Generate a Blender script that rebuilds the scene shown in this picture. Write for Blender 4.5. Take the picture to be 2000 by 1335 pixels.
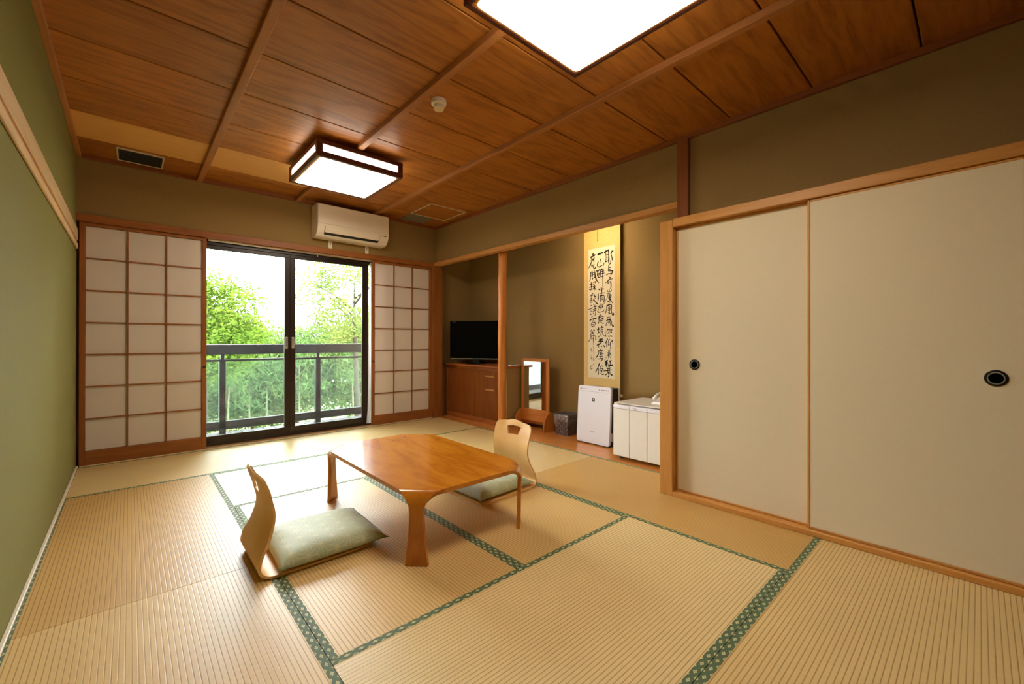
import bpy, bmesh, math, random, json
import numpy as np
from mathutils import Vector, Matrix
for o in list(bpy.data.objects): bpy.data.objects.remove(o)
scene = bpy.context.scene
COL = scene.collection
R = math.radians
random.seed(7)

# ------------------------------------------------------------------ camera
cam_d = bpy.data.cameras.new('camera')
cam_d.sensor_width = 36.0
cam_d.lens = 825.467 / 2000 * 36.0
cam_d.shift_y = -4.84 / 2000
cam_d.clip_start = 0.02
cam = bpy.data.objects.new('camera', cam_d)
COL.objects.link(cam)
_r = Vector((0.74189927, -0.67051039, 0.00113456))
_f = Vector((0.67050873, 0.74190005, 0.00153666))
_u = _r.cross(_f)
cam.matrix_world = Matrix(((_r.x, _u.x, -_f.x, 0.318516), (_r.y, _u.y, -_f.y, -4.806482), (_r.z, _u.z, -_f.z, 1.016636), (0, 0, 0, 1)))
scene.camera = cam

# ------------------------------------------------------------------ light
LAMP = 19.5       # ceiling lamp diffusers
LAMP_SIDE = 10.5
SKY = 35.0
world = bpy.data.worlds.new('overcast_sky')
scene.world = world
world.use_nodes = True
bg = world.node_tree.nodes['Background']
bg.inputs[0].default_value = (0.93, 0.97, 1.0, 1)
bg.inputs[1].default_value = SKY
scene.view_settings.view_transform = 'Standard'
scene.view_settings.look = 'None'
scene.view_settings.gamma = 1
scene.view_settings.use_curve_mapping = False
scene.view_settings.exposure = 0.0

# ------------------------------------------------------------------ materials
def srgb(r, g, b):
    f = lambda c: (c / 255 / 12.92) if c <= 10 else ((c / 255 + .055) / 1.055) ** 2.4
    return (f(r), f(g), f(b), 1)

class NT:
    def __init__(s, name):
        s.m = bpy.data.materials.new(name); s.m.use_nodes = True
        s.t = s.m.node_tree; s.b = s.t.nodes['Principled BSDF']; s.out = s.t.nodes['Material Output']
    def n(s, typ, **kw):
        nd = s.t.nodes.new(typ)
        for k, v in kw.items(): setattr(nd, k, v)
        return nd
    def l(s, a, b): s.t.links.new(a, b)
    def set(s, sock, v):
        if hasattr(v, 'links'): s.l(v, sock)
        else: sock.default_value = v
    def math(s, op, a, b=0.0, c=None):
        nd = s.n('ShaderNodeMath', operation=op)
        s.set(nd.inputs[0], a); s.set(nd.inputs[1], b)
        if c is not None: s.set(nd.inputs[2], c)
        return nd.outputs[0]
    def mix(s, fac, a, b, blend='MIX'):
        nd = s.n('ShaderNodeMix', data_type='RGBA', blend_type=blend)
        s.set(nd.inputs[0], fac); s.set(nd.inputs[6], a); s.set(nd.inputs[7], b)
        return nd.outputs[2]
    def noise(s, vec, scale=1.0, detail=4.0, rough=.55, dist=0.0):
        nd = s.n('ShaderNodeTexNoise')
        if vec is not None: s.l(vec, nd.inputs['Vector'])
        nd.inputs['Scale'].default_value = scale; nd.inputs['Detail'].default_value = detail
        nd.inputs['Roughness'].default_value = rough; nd.inputs['Distortion'].default_value = dist
        return nd.outputs['Fac']
    def objco(s, scale=(1, 1, 1), rnd=True):
        tc = s.n('ShaderNodeTexCoord'); src = tc.outputs['Object']
        if rnd:
            oi = s.n('ShaderNodeObjectInfo'); k = s.math('MULTIPLY', oi.outputs['Random'], 37.0)
            ad = s.n('ShaderNodeVectorMath', operation='ADD'); s.l(src, ad.inputs[0]); s.l(k, ad.inputs[1]); src = ad.outputs[0]
        mp = s.n('ShaderNodeMapping'); mp.inputs['Scale'].default_value = scale; s.l(src, mp.inputs[0])
        return mp.outputs[0]
    def bump(s, h, strength=.2, dist=.002):
        nd = s.n('ShaderNodeBump'); nd.inputs['Strength'].default_value = strength; nd.inputs['Distance'].default_value = dist
        s.l(h, nd.inputs['Height']); s.l(nd.outputs[0], s.b.inputs['Normal'])
    def ramp(s, fac, lo, hi):
        nd = s.n('ShaderNodeMapRange'); s.l(fac, nd.inputs[0]); nd.inputs[1].default_value = lo; nd.inputs[2].default_value = hi
        return nd.outputs[0]

def plain(name, col, rough=.5, metal=0.0, spec=.5, grain=0.0, gscale=300):
    t = NT(name); t.b.inputs['Base Color'].default_value = col
    t.b.inputs['Roughness'].default_value = rough; t.b.inputs['Metallic'].default_value = metal
    t.b.inputs['Specular IOR Level'].default_value = spec
    if grain:
        n = t.noise(t.objco(rnd=False), gscale, 3); t.bump(n, grain, .003)
    return t.m

def wood(name, dark, light, axis, rough=.45, fig=1.0, ring=12.0, coat=0.0, spec=.4, tint=.14, rc=.3, ac=5.5, al=.5):
    t = NT(name)
    sc = [ac] * 3; sc['xyz'.index(axis)] = al
    n1 = t.noise(t.objco(tuple(sc)), 1.0 * fig, 4, .5, .25)
    rg = t.math('PINGPONG', t.math('MULTIPLY', n1, ring), 1.0)
    rg = t.math('POWER', rg, .6)
    sc2 = [110.0] * 3; sc2['xyz'.index(axis)] = 7.0
    n2 = t.noise(t.objco(tuple(sc2)), 1.0, 3, .65)
    sc3 = [2.0] * 3; sc3['xyz'.index(axis)] = 1.0
    n3 = t.noise(t.objco(tuple(sc3)), 1.0, 2, .5)
    fac = t.math('ADD', t.math('MULTIPLY', rg, rc), t.math('MULTIPLY', n2, .85 - rc))
    fac = t.math('ADD', fac, t.math('MULTIPLY', n3, .25))
    col = t.mix(t.ramp(fac, .2, .9), dark, light)
    oi = t.n('ShaderNodeObjectInfo')
    v = t.math('MULTIPLY_ADD', oi.outputs['Random'], tint, 1 - tint / 2)
    hs = t.n('ShaderNodeHueSaturation'); t.l(col, hs.inputs['Color']); t.l(v, hs.inputs['Value'])
    t.l(hs.outputs[0], t.b.inputs['Base Color'])
    t.b.inputs['Roughness'].default_value = rough; t.b.inputs['Specular IOR Level'].default_value = spec
    t.b.inputs['Coat Weight'].default_value = coat; t.b.inputs['Coat Roughness'].default_value = .12
    t.bump(n2, .06, .001)
    return t.m

def woods(key, dark, light, **k):
    return {a: wood('%s_wood_%s' % (key, a), dark, light, a, **k) for a in 'xyz'}

W_CEIL = wood('ceiling_board', srgb(128, 70, 18), srgb(188, 120, 46), 'x', .42, 1.0, 13, 0, .35, .14, .38, 6.5, .9)
W_CEILP = wood('pale_ceiling_board', srgb(214, 152, 74), srgb(232, 178, 100), 'x', .45, 1.0, 8, 0, .35, .05, .2)
W_TRIM = woods('dark_trim', srgb(116, 62, 22), srgb(150, 86, 36), rough=.5)
W_BAT = woods('batten', srgb(152, 94, 44), srgb(186, 126, 70), rough=.5)
W_POST = woods('honey_post', srgb(180, 120, 52), srgb(208, 150, 78), rough=.45)
W_SHOJI = woods('shoji_frame', srgb(126, 68, 22), srgb(160, 98, 42), rough=.5)
W_CAB = woods('cabinet', srgb(138, 72, 26), srgb(176, 104, 46), rough=.4)
W_TABLE = woods('table', srgb(172, 96, 16), srgb(208, 132, 34), rough=.2, coat=.5, ring=11, rc=.45, ac=4.5, al=1.2)
W_ZAISU = woods('beech_ply', srgb(220, 168, 98), srgb(234, 190, 126), rough=.38, ring=5)
W_FLOOR = wood('alcove_board', srgb(192, 116, 48), srgb(214, 144, 72), 'y', .22, .6, 9, .3)
W_PALE = woods('pale_sill', srgb(206, 172, 122), srgb(228, 200, 154), rough=.5)
W_MIR = woods('mirror_stand', srgb(182, 106, 40), srgb(210, 136, 60), rough=.4)
W_LAMP = woods('lamp_frame', srgb(74, 30, 20), srgb(100, 46, 30), rough=.35)
W_PLY = plain('ply_edge', srgb(150, 92, 40), .5)

def fabric_wall(name, c, amp=.12):
    t = NT(name)
    n = t.noise(t.objco(rnd=False), 90, 5, .7); n2 = t.noise(t.objco((1, 1, 1), False), 420, 2, .6)
    a = tuple(x * (1 - amp) for x in c[:3]) + (1,); b = tuple(min(1, x * (1 + amp)) for x in c[:3]) + (1,)
    t.l(t.mix(t.ramp(t.math('ADD', t.math('MULTIPLY', n, .5), t.math('MULTIPLY', n2, .5)), .3, .7), a, b), t.b.inputs['Base Color'])
    t.b.inputs['Roughness'].default_value = .85; t.b.inputs['Specular IOR Level'].default_value = .2
    t.bump(n2, .25, .002)
    return t.m
M_TAN = fabric_wall('tan_plaster', srgb(148, 121, 74))
M_GREEN = fabric_wall('sage_wallcloth', srgb(130, 126, 70), .08)
M_WHITE = plain('white_plastic', srgb(236, 234, 230), .35)
M_CREAM = plain('cream_plastic', srgb(238, 226, 204), .38)
M_FRIDGE = plain('fridge_enamel', srgb(226, 220, 208), .32)
M_PUR = plain('purifier_white', srgb(232, 228, 236), .35)
M_BLACK = plain('black_plastic', srgb(14, 14, 18), .4)
M_DARKGREY = plain('dark_grey', srgb(46, 46, 48), .5)
M_GREY = plain('grey_metal', srgb(140, 138, 130), .5, .3)
M_ALU = plain('aluminium', srgb(200, 198, 190), .35, .8)
M_BRONZE = plain('bronze_aluminium', srgb(40, 26, 20), .35, .2)
M_RAIL = plain('dark_railing', srgb(16, 16, 18), .45, 0)
M_DARK = plain('dark_void', srgb(24, 12, 8), .9)
M_INK = plain('black_ink', srgb(30, 24, 20), .8, 0, .2)
M_PRINT = plain('grey_print', srgb(120, 118, 122), .6)
M_KNOB = plain('ivory_knob', srgb(222, 210, 178), .4)
M_GLOSSBLACK = plain('tv_gloss', srgb(5, 5, 7), .15, 0, .12)
M_LACQUER = plain('black_lacquer', srgb(18, 14, 14), .3)
M_CORD = plain('brown_cord', srgb(150, 112, 60), .8)

def translucent(name, col, fac=.25):
    t = NT(name); d = t.n('ShaderNodeBsdfDiffuse'); d.inputs[0].default_value = col
    tr = t.n('ShaderNodeBsdfTranslucent'); tr.inputs[0].default_value = col
    mx = t.n('ShaderNodeMixShader'); mx.inputs[0].default_value = fac
    t.l(d.outputs[0], mx.inputs[1]); t.l(tr.outputs[0], mx.inputs[2]); t.l(mx.outputs[0], t.out.inputs[0])
    return t.m
M_PAPER = translucent('shoji_paper', srgb(242, 232, 222), .3)
M_CURTAIN = translucent('curtain_cloth', srgb(226, 220, 220), .35)

def fusuma():
    t = NT('fusuma_paper'); n = t.noise(t.objco((60, 60, 900), False), 1, 3, .6)
    t.l(t.mix(n, srgb(214, 200, 168), srgb(228, 214, 186)), t.b.inputs['Base Color'])
    t.b.inputs['Roughness'].default_value = .75; t.b.inputs['Specular IOR Level'].default_value = .25
    t.bump(n, .1, .001); return t.m
M_FUSUMA = fusuma()

def glass(name, tint, gloss, haze):
    t = NT(name)
    tr = t.n('ShaderNodeBsdfTransparent'); tr.inputs[0].default_value = tint
    gl = t.n('ShaderNodeBsdfGlossy'); gl.inputs['Roughness'].default_value = .02
    fr = t.n('ShaderNodeFresnel'); fr.inputs[0].default_value = 1.45
    mx = t.n('ShaderNodeMixShader'); t.l(t.math('MULTIPLY', fr.outputs[0], gloss), mx.inputs[0])
    t.l(tr.outputs[0], mx.inputs[1]); t.l(gl.outputs[0], mx.inputs[2])
    df = t.n('ShaderNodeBsdfTranslucent'); df.inputs[0].default_value = (.9, .95, .95, 1)
    m2 = t.n('ShaderNodeMixShader')
    n = t.noise(t.objco(rnd=False), 14, 5, .7)
    t.l(t.math('MULTIPLY', n, haze), m2.inputs[0])
    t.l(mx.outputs[0], m2.inputs[1]); t.l(df.outputs[0], m2.inputs[2]); t.l(m2.outputs[0], t.out.inputs[0])
    return t.m
M_GLASS = glass('window_glass', (.96, .98, .97, 1), .9, .0035)
M_RGLASS = glass('rail_glass', (.86, .94, .91, 1), .8, .018)
def liner():
    t = NT('bag_film'); tr = t.n('ShaderNodeBsdfTransparent'); gl = t.n('ShaderNodeBsdfGlossy'); gl.inputs[1].default_value = .2
    gl.inputs[0].default_value = (.8, .78, .85, 1)
    mx = t.n('ShaderNodeMixShader'); mx.inputs[0].default_value = .3
    t.l(tr.outputs[0], mx.inputs[1]); t.l(gl.outputs[0], mx.inputs[2])
    df = t.n('ShaderNodeBsdfTranslucent'); df.inputs[0].default_value = (.85, .83, .9, 1); d2 = t.n('ShaderNodeBsdfDiffuse'); d2.inputs[0].default_value = (.8, .78, .84, 1)
    m1 = t.n('ShaderNodeMixShader'); t.l(df.outputs[0], m1.inputs[1]); t.l(d2.outputs[0], m1.inputs[2])
    m2 = t.n('ShaderNodeMixShader'); m2.inputs[0].default_value = .16; t.l(mx.outputs[0], m2.inputs[1]); t.l(m1.outputs[0], m2.inputs[2])
    t.l(m2.outputs[0], t.out.inputs[0]); return t.m
M_LINER = liner()
def mirror():
    t = NT('mirror_glass'); t.b.inputs['Metallic'].default_value = 1; t.b.inputs['Roughness'].default_value = .01
    t.b.inputs['Base Color'].default_value = (.9, .92, .9, 1); return t.m
M_MIRROR = mirror()
def emit(name, col, s):
    t = NT(name); e = t.n('ShaderNodeEmission'); e.inputs[0].default_value = col; e.inputs[1].default_value = s
    t.l(e.outputs[0], t.out.inputs[0]); return t.m
M_EMIT = emit('lamp_diffuser', (1, .885, .715, 1), LAMP)
M_EMITS = emit('lamp_side_diffuser', (1, .885, .715, 1), LAMP_SIDE)
M_TUBE = emit('alcove_tube', (1, .83, .58, 1), 140)

def tatami():
    t = NT('tatami_weave'); uv = t.n('ShaderNodeUVMap'); sp = t.n('ShaderNodeSeparateXYZ'); t.l(uv.outputs[0], sp.inputs[0])
    U, V = sp.outputs[0], sp.outputs[1]
    rib = t.math('ABSOLUTE', t.math('SINE', t.math('MULTIPLY', V, math.pi / .0155)))
    mp = t.n('ShaderNodeMapping'); mp.inputs['Scale'].default_value = (340, 26, 1); t.l(uv.outputs[0], mp.inputs[0])
    st = t.noise(mp.outputs[0], 1, 3, .6)
    big = t.noise(t.objco(), 2.2, 4, .6)
    oi = t.n('ShaderNodeObjectInfo')
    base = t.mix(st, (.80, .78, .74, 1), (1.12, 1.12, 1.12, 1))
    base = t.mix(1.0, oi.outputs['Color'], base, 'MULTIPLY')
    base = t.mix(1.0, base, t.mix(big, (.88, .87, .84, 1), (1.1, 1.1, 1.1, 1)), 'MULTIPLY')
    groove = t.ramp(rib, 0.0, .46)
    base = t.mix(groove, t.mix(1.0, base, (.50, .37, .25, 1), 'MULTIPLY'), base)  # shade between the ribs, painted as darker brown into the weave colour
    t.l(base, t.b.inputs['Base Color'])
    t.b.inputs['Roughness'].default_value = .42; t.b.inputs['Specular IOR Level'].default_value = .38
    t.bump(t.math('ADD', groove, t.math('MULTIPLY', st, .4)), .3, .0012)
    return t.m
M_TATAMI = tatami()
def heri():
    t = NT('green_border_cloth'); uv = t.n('ShaderNodeUVMap'); sp = t.n('ShaderNodeSeparateXYZ'); t.l(uv.outputs[0], sp.inputs[0])
    a0 = t.math('DIVIDE', sp.outputs[1], .0267); b0 = t.math('DIVIDE', sp.outputs[0], .048)
    def cell(x):
        f = t.math('FRACT', t.math('ADD', x, 100.0)); return t.math('ABSOLUTE', t.math('SUBTRACT', f, .5))
    a = cell(t.math('ADD', a0, b0)); b = cell(t.math('SUBTRACT', a0, b0))
    m = t.math('MAXIMUM', a, b); inn = t.math('MINIMUM', a, b)
    pale = t.math('LESS_THAN', m, .235); cross = t.math('GREATER_THAN', inn, .03)
    pale = t.math('MULTIPLY', pale, t.math('MULTIPLY_ADD', cross, .55, .45))
    t.l(t.mix(pale, srgb(84, 104, 76), srgb(204, 202, 146)), t.b.inputs['Base Color'])
    t.b.inputs['Roughness'].default_value = .7
    return t.m
M_HERI = heri()
def asanoha():
    t = NT('hemp_leaf_cloth'); uv = t.n('ShaderNodeUVMap'); P = .062
    fr = []
    for k in range(3):
        dp = t.n('ShaderNodeVectorMath', operation='DOT_PRODUCT'); t.l(uv.outputs[0], dp.inputs[0])
        dp.inputs[1].default_value = (math.cos(k * 2 * math.pi / 3) / P, math.sin(k * 2 * math.pi / 3) / P, 0)
        fr.append(t.math('FRACT', t.math('ADD', dp.outputs['Value'], 50.0)))
    sm = t.math('ADD', t.math('ADD', fr[0], fr[1]), fr[2])
    inv = t.math('GREATER_THAN', sm, 1.5)
    g = [t.math('ABSOLUTE', t.math('SUBTRACT', inv, f)) for f in fr]
    mn = t.math('MINIMUM', t.math('MINIMUM', g[0], g[1]), g[2]); mxx = t.math('MAXIMUM', t.math('MAXIMUM', g[0], g[1]), g[2])
    tot = t.math('ADD', t.math('ADD', g[0], g[1]), g[2])
    mid = t.math('SUBTRACT', t.math('SUBTRACT', tot, mn), mxx)
    d = t.math('MINIMUM', mn, t.math('MULTIPLY', t.math('SUBTRACT', mid, mn), .6))
    line = t.math('LESS_THAN', d, .022)
    n = t.noise(t.objco(), 8, 3)
    base = t.mix(n, srgb(160, 170, 134), srgb(174, 184, 150))
    t.l(t.mix(t.math('MULTIPLY', line, .6), base, srgb(206, 204, 160)), t.b.inputs['Base Color'])
    t.b.inputs['Roughness'].default_value = .6; t.b.inputs['Sheen Weight'].default_value = .25
    n2 = t.noise(t.objco(), 700, 2); t.bump(n2, .15, .001)
    return t.m
M_CUSH = asanoha()
def gold():
    t = NT('gold_brocade'); n = t.noise(t.objco(rnd=False), 150, 4, .7)
    t.l(t.mix(t.ramp(n, .35, .65), srgb(206, 166, 88), srgb(226, 190, 114)), t.b.inputs['Base Color'])
    t.b.inputs['Roughness'].default_value = .55; t.bump(n, .2, .001); return t.m
M_GOLD = gold()
M_SCROLL = plain('scroll_paper', srgb(228, 212, 178), .8)
def weave():
    t = NT('woven_band'); n = t.noise(t.objco(rnd=False), 60, 3)
    oi = t.n('ShaderNodeObjectInfo')
    t.l(t.mix(n, srgb(72, 58, 54), srgb(120, 102, 96)), t.b.inputs['Base Color']); t.b.inputs['Roughness'].default_value = .5; return t.m
M_WEAVE = weave()
def leafm(name, c1, c2, tr=.35):
    t = NT(name); n = t.noise(t.objco(rnd=False), 1.6, 3, .6); n2 = t.noise(t.objco(rnd=False), 22, 2, .6)
    col = t.mix(t.ramp(t.math('ADD', t.math('MULTIPLY', n, .6), t.math('MULTIPLY', n2, .4)), .35, .65), c1, c2)
    d = t.n('ShaderNodeBsdfDiffuse'); s = t.n('ShaderNodeBsdfTranslucent'); t.l(col, d.inputs[0]); t.l(col, s.inputs[0])
    mx = t.n('ShaderNodeMixShader'); mx.inputs[0].default_value = tr
    t.l(d.outputs[0], mx.inputs[1]); t.l(s.outputs[0], mx.inputs[2]); t.l(mx.outputs[0], t.out.inputs[0]); return t.m
M_LEAF = [leafm('maple_leaves', srgb(48, 74, 22), srgb(90, 108, 36), .45), leafm('bamboo_leaves', srgb(52, 80, 42), srgb(100, 120, 66)),
          leafm('evergreen_leaves', srgb(40, 66, 30), srgb(78, 102, 44)), leafm('loose_leaves', srgb(60, 86, 36), srgb(108, 110, 58), .45)]
M_BARK = plain('bark', srgb(40, 34, 26), .9, 0, .2)
M_CULM = plain('bamboo_culm', srgb(84, 76, 52), .5)
M_GROUND = plain('leaf_litter', srgb(50, 58, 36), .95, 0, .1)
def deckm():
    t = NT('wet_deck'); n = t.noise(t.objco((8, 1, 1)), 2, 4)
    t.l(t.mix(n, srgb(26, 25, 31), srgb(42, 40, 48)), t.b.inputs['Base Color']); t.b.inputs['Roughness'].default_value = .5; t.b.inputs['Specular IOR Level'].default_value = .08; return t.m
M_DECK = deckm()

# ------------------------------------------------------------------ builders
WO = {}
CACHE = {}
def offs(parent): return WO.get(parent.name, Vector((0, 0, 0))) if parent else Vector((0, 0, 0))
def tag(o, label=None, cat=None, group=None, kind=None):
    if label: o['label'] = label
    if cat: o['category'] = cat
    if group: o['group'] = group
    if kind: o['kind'] = kind
    return o
def thing(name, label, cat, loc=(0, 0, 0), rotz=0.0, group=None, local=False, kind=None):
    o = bpy.data.objects.new(name, None); COL.objects.link(o); o.empty_display_size = .05
    o.location = loc; o.rotation_euler = (0, 0, rotz)
    WO[o.name] = Vector((0, 0, 0)) if local else Vector(loc)
    return tag(o, label, cat, group, kind)
def link(name, me, centre, parent, **tags):
    o = bpy.data.objects.new(name, me); COL.objects.link(o)
    c = Vector(centre)
    o.location = c - offs(parent)
    if parent: o.parent = parent
    WO[o.name] = c
    return tag(o, **tags)
def setmat(me, mat):
    me.materials.append(mat)
def box(name, x0, x1, y0, y1, z0, z1, mat, parent=None, bev=.002, **tags):
    if x1 < x0: x0, x1 = x1, x0
    if y1 < y0: y0, y1 = y1, y0
    if z1 < z0: z0, z1 = z1, z0
    d = (x1 - x0, y1 - y0, z1 - z0)
    key = (round(d[0], 4), round(d[1], 4), round(d[2], 4), bev, mat.name)
    me = CACHE.get(key)
    if not me:
        bm = bmesh.new(); bmesh.ops.create_cube(bm, size=1.0)
        bmesh.ops.scale(bm, vec=d, verts=bm.verts)
        b = min(bev, min(d) * .4)
        if b > 1e-5: bmesh.ops.bevel(bm, geom=list(bm.edges), offset=b, segments=2 if b > .004 else 1, affect='EDGES', profile=.5)
        me = bpy.data.meshes.new(name); bm.to_mesh(me); bm.free(); setmat(me, mat); CACHE[key] = me
    return link(name, me, ((x0 + x1) / 2, (y0 + y1) / 2, (z0 + z1) / 2), parent, **tags)
def wbox(name, x0, x1, y0, y1, z0, z1, woodset, parent=None, bev=.002, **tags):
    d = (abs(x1 - x0), abs(y1 - y0), abs(z1 - z0)); a = 'xyz'[d.index(max(d))]
    return box(name, x0, x1, y0, y1, z0, z1, woodset[a], parent, bev, **tags)
def boxes(name, lst, mat, parent=None, **tags):
    bm = bmesh.new()
    for (x0, x1, y0, y1, z0, z1) in lst:
        r = bmesh.ops.create_cube(bm, size=1.0)
        bmesh.ops.scale(bm, vec=(x1 - x0, y1 - y0, z1 - z0), verts=r['verts'])
        bmesh.ops.translate(bm, vec=((x0 + x1) / 2, (y0 + y1) / 2, (z0 + z1) / 2), verts=r['verts'])
    return bmobj(name, bm, mat, parent, **tags)
def bmobj(name, bm, mat, parent=None, smooth=False, recenter=True, **tags):
    bm.normal_update()
    vs = [v.co.copy() for v in bm.verts]
    lo = Vector([min(v[i] for v in vs) for i in range(3)]); hi = Vector([max(v[i] for v in vs) for i in range(3)])
    c = (lo + hi) / 2
    bmesh.ops.translate(bm, vec=-c, verts=bm.verts)
    me = bpy.data.meshes.new(name); bm.to_mesh(me); bm.free(); setmat(me, mat)
    if smooth: me.polygons.foreach_set('use_smooth', [True] * len(me.polygons))
    return link(name, me, c, parent, **tags)
def pydata(name, verts, faces, mat, parent=None, smooth=False, uv=None, recalc=True, **tags):
    vs = [Vector(v) for v in verts]
    lo = Vector([min(v[i] for v in vs) for i in range(3)]); hi = Vector([max(v[i] for v in vs) for i in range(3)])
    c = (lo + hi) / 2
    me = bpy.data.meshes.new(name); me.from_pydata([v - c for v in vs], [], faces); me.update()
    if recalc:
        bm = bmesh.new(); bm.from_mesh(me); bmesh.ops.recalc_face_normals(bm, faces=bm.faces); bm.to_mesh(me); bm.free()
    setmat(me, mat)
    if uv:
        l = me.uv_layers.new(name='UVMap')
        for lp in me.loops: l.data[lp.index].uv = uv[lp.vertex_index]
    if smooth: me.polygons.foreach_set('use_smooth', [True] * len(me.polygons))
    return link(name, me, c, parent, **tags)
def prism(name, pts, axis, a0, a1, mat, parent=None, bev=0.0, smooth=False, **tags):
    """polygon pts in the plane across axis, extruded from a0 to a1"""
    bm = bmesh.new()
    def mk(p, a): return {'x': (a, p[0], p[1]), 'y': (p[0], a, p[1]), 'z': (p[0], p[1], a)}[axis]
    v0 = [bm.verts.new(mk(p, a0)) for p in pts]; v1 = [bm.verts.new(mk(p, a1)) for p in pts]
    bm.faces.new(v0); bm.faces.new(v1); n = len(pts)
    for i in range(n): bm.faces.new((v0[i], v0[(i + 1) % n], v1[(i + 1) % n], v1[i]))
    bmesh.ops.recalc_face_normals(bm, faces=bm.faces)
    if bev: bmesh.ops.bevel(bm, geom=list(bm.edges), offset=bev, segments=2, affect='EDGES')
    return bmobj(name, bm, mat, parent, smooth, **tags)
def lathe(name, prof, centre, mat, parent=None, n=32, axis='z', smooth=True, **tags):
    """prof: (radius, height) list"""
    vs, fs = [], []
    for (r, h) in prof:
        for k in range(n):
            a = 2 * math.pi * k / n; p = (r * math.cos(a), r * math.sin(a), h)
            if axis == 'x': p = (p[2], p[0], p[1])
            if axis == 'y': p = (p[0], p[2], p[1])
            vs.append(tuple(centre[i] + p[i] for i in range(3)))
    m = len(prof)
    for j in range(m - 1):
        for k in range(n): fs.append((j * n + k, j * n + (k + 1) % n, (j + 1) * n + (k + 1) % n, (j + 1) * n + k))
    fs.append(tuple(range(n))); fs.append(tuple((m - 1) * n + k for k in range(n)))
    o = pydata(name, vs, fs, mat, parent, False, **tags)
    if smooth:
        for p in o.data.polygons: p.use_smooth = len(p.vertices) == 4
        # keep hard rims
        bm = bmesh.new(); bm.from_mesh(o.data)
        for e in bm.edges:
            if len(e.link_faces) == 2 and e.calc_face_angle(0) > R(40): e.smooth = False
        bm.to_mesh(o.data); bm.free()
    return o
def tube(name, pts, rad, mat, parent=None, n=8, **tags):
    vs, fs = [], []
    P = [Vector(p) for p in pts]; rad = rad if isinstance(rad, (list, tuple)) else [rad] * len(P)
    for i, p in enumerate(P):
        d = (P[min(i + 1, len(P) - 1)] - P[max(i - 1, 0)]).normalized()
        a = d.cross(Vector((0, 0, 1)) if abs(d.z) < .9 else Vector((1, 0, 0))).normalized(); b = d.cross(a)
        for k in range(n):
            t = 2 * math.pi * k / n; vs.append(p + (a * math.cos(t) + b * math.sin(t)) * rad[i])
    for i in range(len(P) - 1):
        for k in range(n): fs.append((i * n + k, i * n + (k + 1) % n, (i + 1) * n + (k + 1) % n, (i + 1) * n + k))
    fs.append(tuple(range(n))); fs.append(tuple((len(P) - 1) * n + k for k in range(n)))
    return pydata(name, vs, fs, mat, parent, True, **tags)
def text(name, s, size, mat, parent, loc, right, up, **tags):
    cu = bpy.data.curves.new(name, 'FONT'); cu.body = s; cu.size = size; cu.align_x = 'CENTER'; cu.align_y = 'CENTER'; cu.extrude = .0002
    o = bpy.data.objects.new(name, cu); COL.objects.link(o)
    bpy.context.view_layer.update()
    me = bpy.data.meshes.new_from_object(o.evaluated_get(bpy.context.evaluated_depsgraph_get()))
    bpy.data.objects.remove(o); bpy.data.curves.remove(cu)
    r = Vector(right).normalized(); u = Vector(up).normalized(); nrm = r.cross(u)
    me.transform(Matrix((r, u, nrm)).transposed().to_4x4())
    me.materials.clear(); setmat(me, mat)
    return link(name, me, loc, parent, **tags)
def S(name, *a, **k):
    k.setdefault('kind', 'structure'); return box(name, *a, **k)

# ------------------------------------------------------------------ room shell
RX, AX, H, YB = 3.31, 3.95, 2.5, -5.95
S('floor', -.1, 4.05, YB - .1, .16, -.16, -.056, M_DARK, bev=0)
S('wall_left', -.1, 0, YB, .16, -.06, 2.6, M_GREEN, bev=0)
S('baseboard_left', 0, .013, YB, 0, 0.0, .014, M_CREAM, bev=.002)
S('wall_back', -.1, 4.05, YB - .1, YB, -.06, 2.6, M_TAN, bev=0)
boxes('wall_far', [(0, 3.31, 0, .16, 1.995, 2.6), (0, .74, .075, .16, -.06, 1.995), (2.64, 3.31, .075, .16, -.06, 1.995), (.74, 2.64, .06, .16, -.06, .012)], M_TAN, kind='structure')
boxes('wall_right', [(RX, RX + .1, -3.41, .16, 2.03, 2.6), (RX, RX + .1, YB, -3.41, 1.6, 2.6)], M_TAN, kind='structure')
S('wall_alcove_side', 3.31, AX + .1, .13, .16, -.06, 2.4, M_TAN, bev=0)
S('wall_alcove_back', AX, AX + .1, -3.5, .13, -.06, 2.4, M_TAN, bev=0)
boxes('wall_alcove_end', [(3.30, AX, -3.46, -3.41, 0, 1.8), (RX + .1, AX, -3.46, -3.41, 1.8, 2.4)], M_TAN, kind='structure')
S('wall_closet', 3.0, 3.3, YB, -5.05, 0, 1.78, M_TAN, bev=0)
S('wall_closet_back', AX, AX + .1, YB, -3.5, -.06, 2.4, M_TAN, bev=0)
S('ceiling_alcove', RX + .1, AX + .1, -3.5, .13, 2.4, 2.45, M_TAN, bev=0)
S('floor_alcove', 3.345, AX, -3.41, .13, -.056, 0.0, W_FLOOR, bev=.002)

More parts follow.
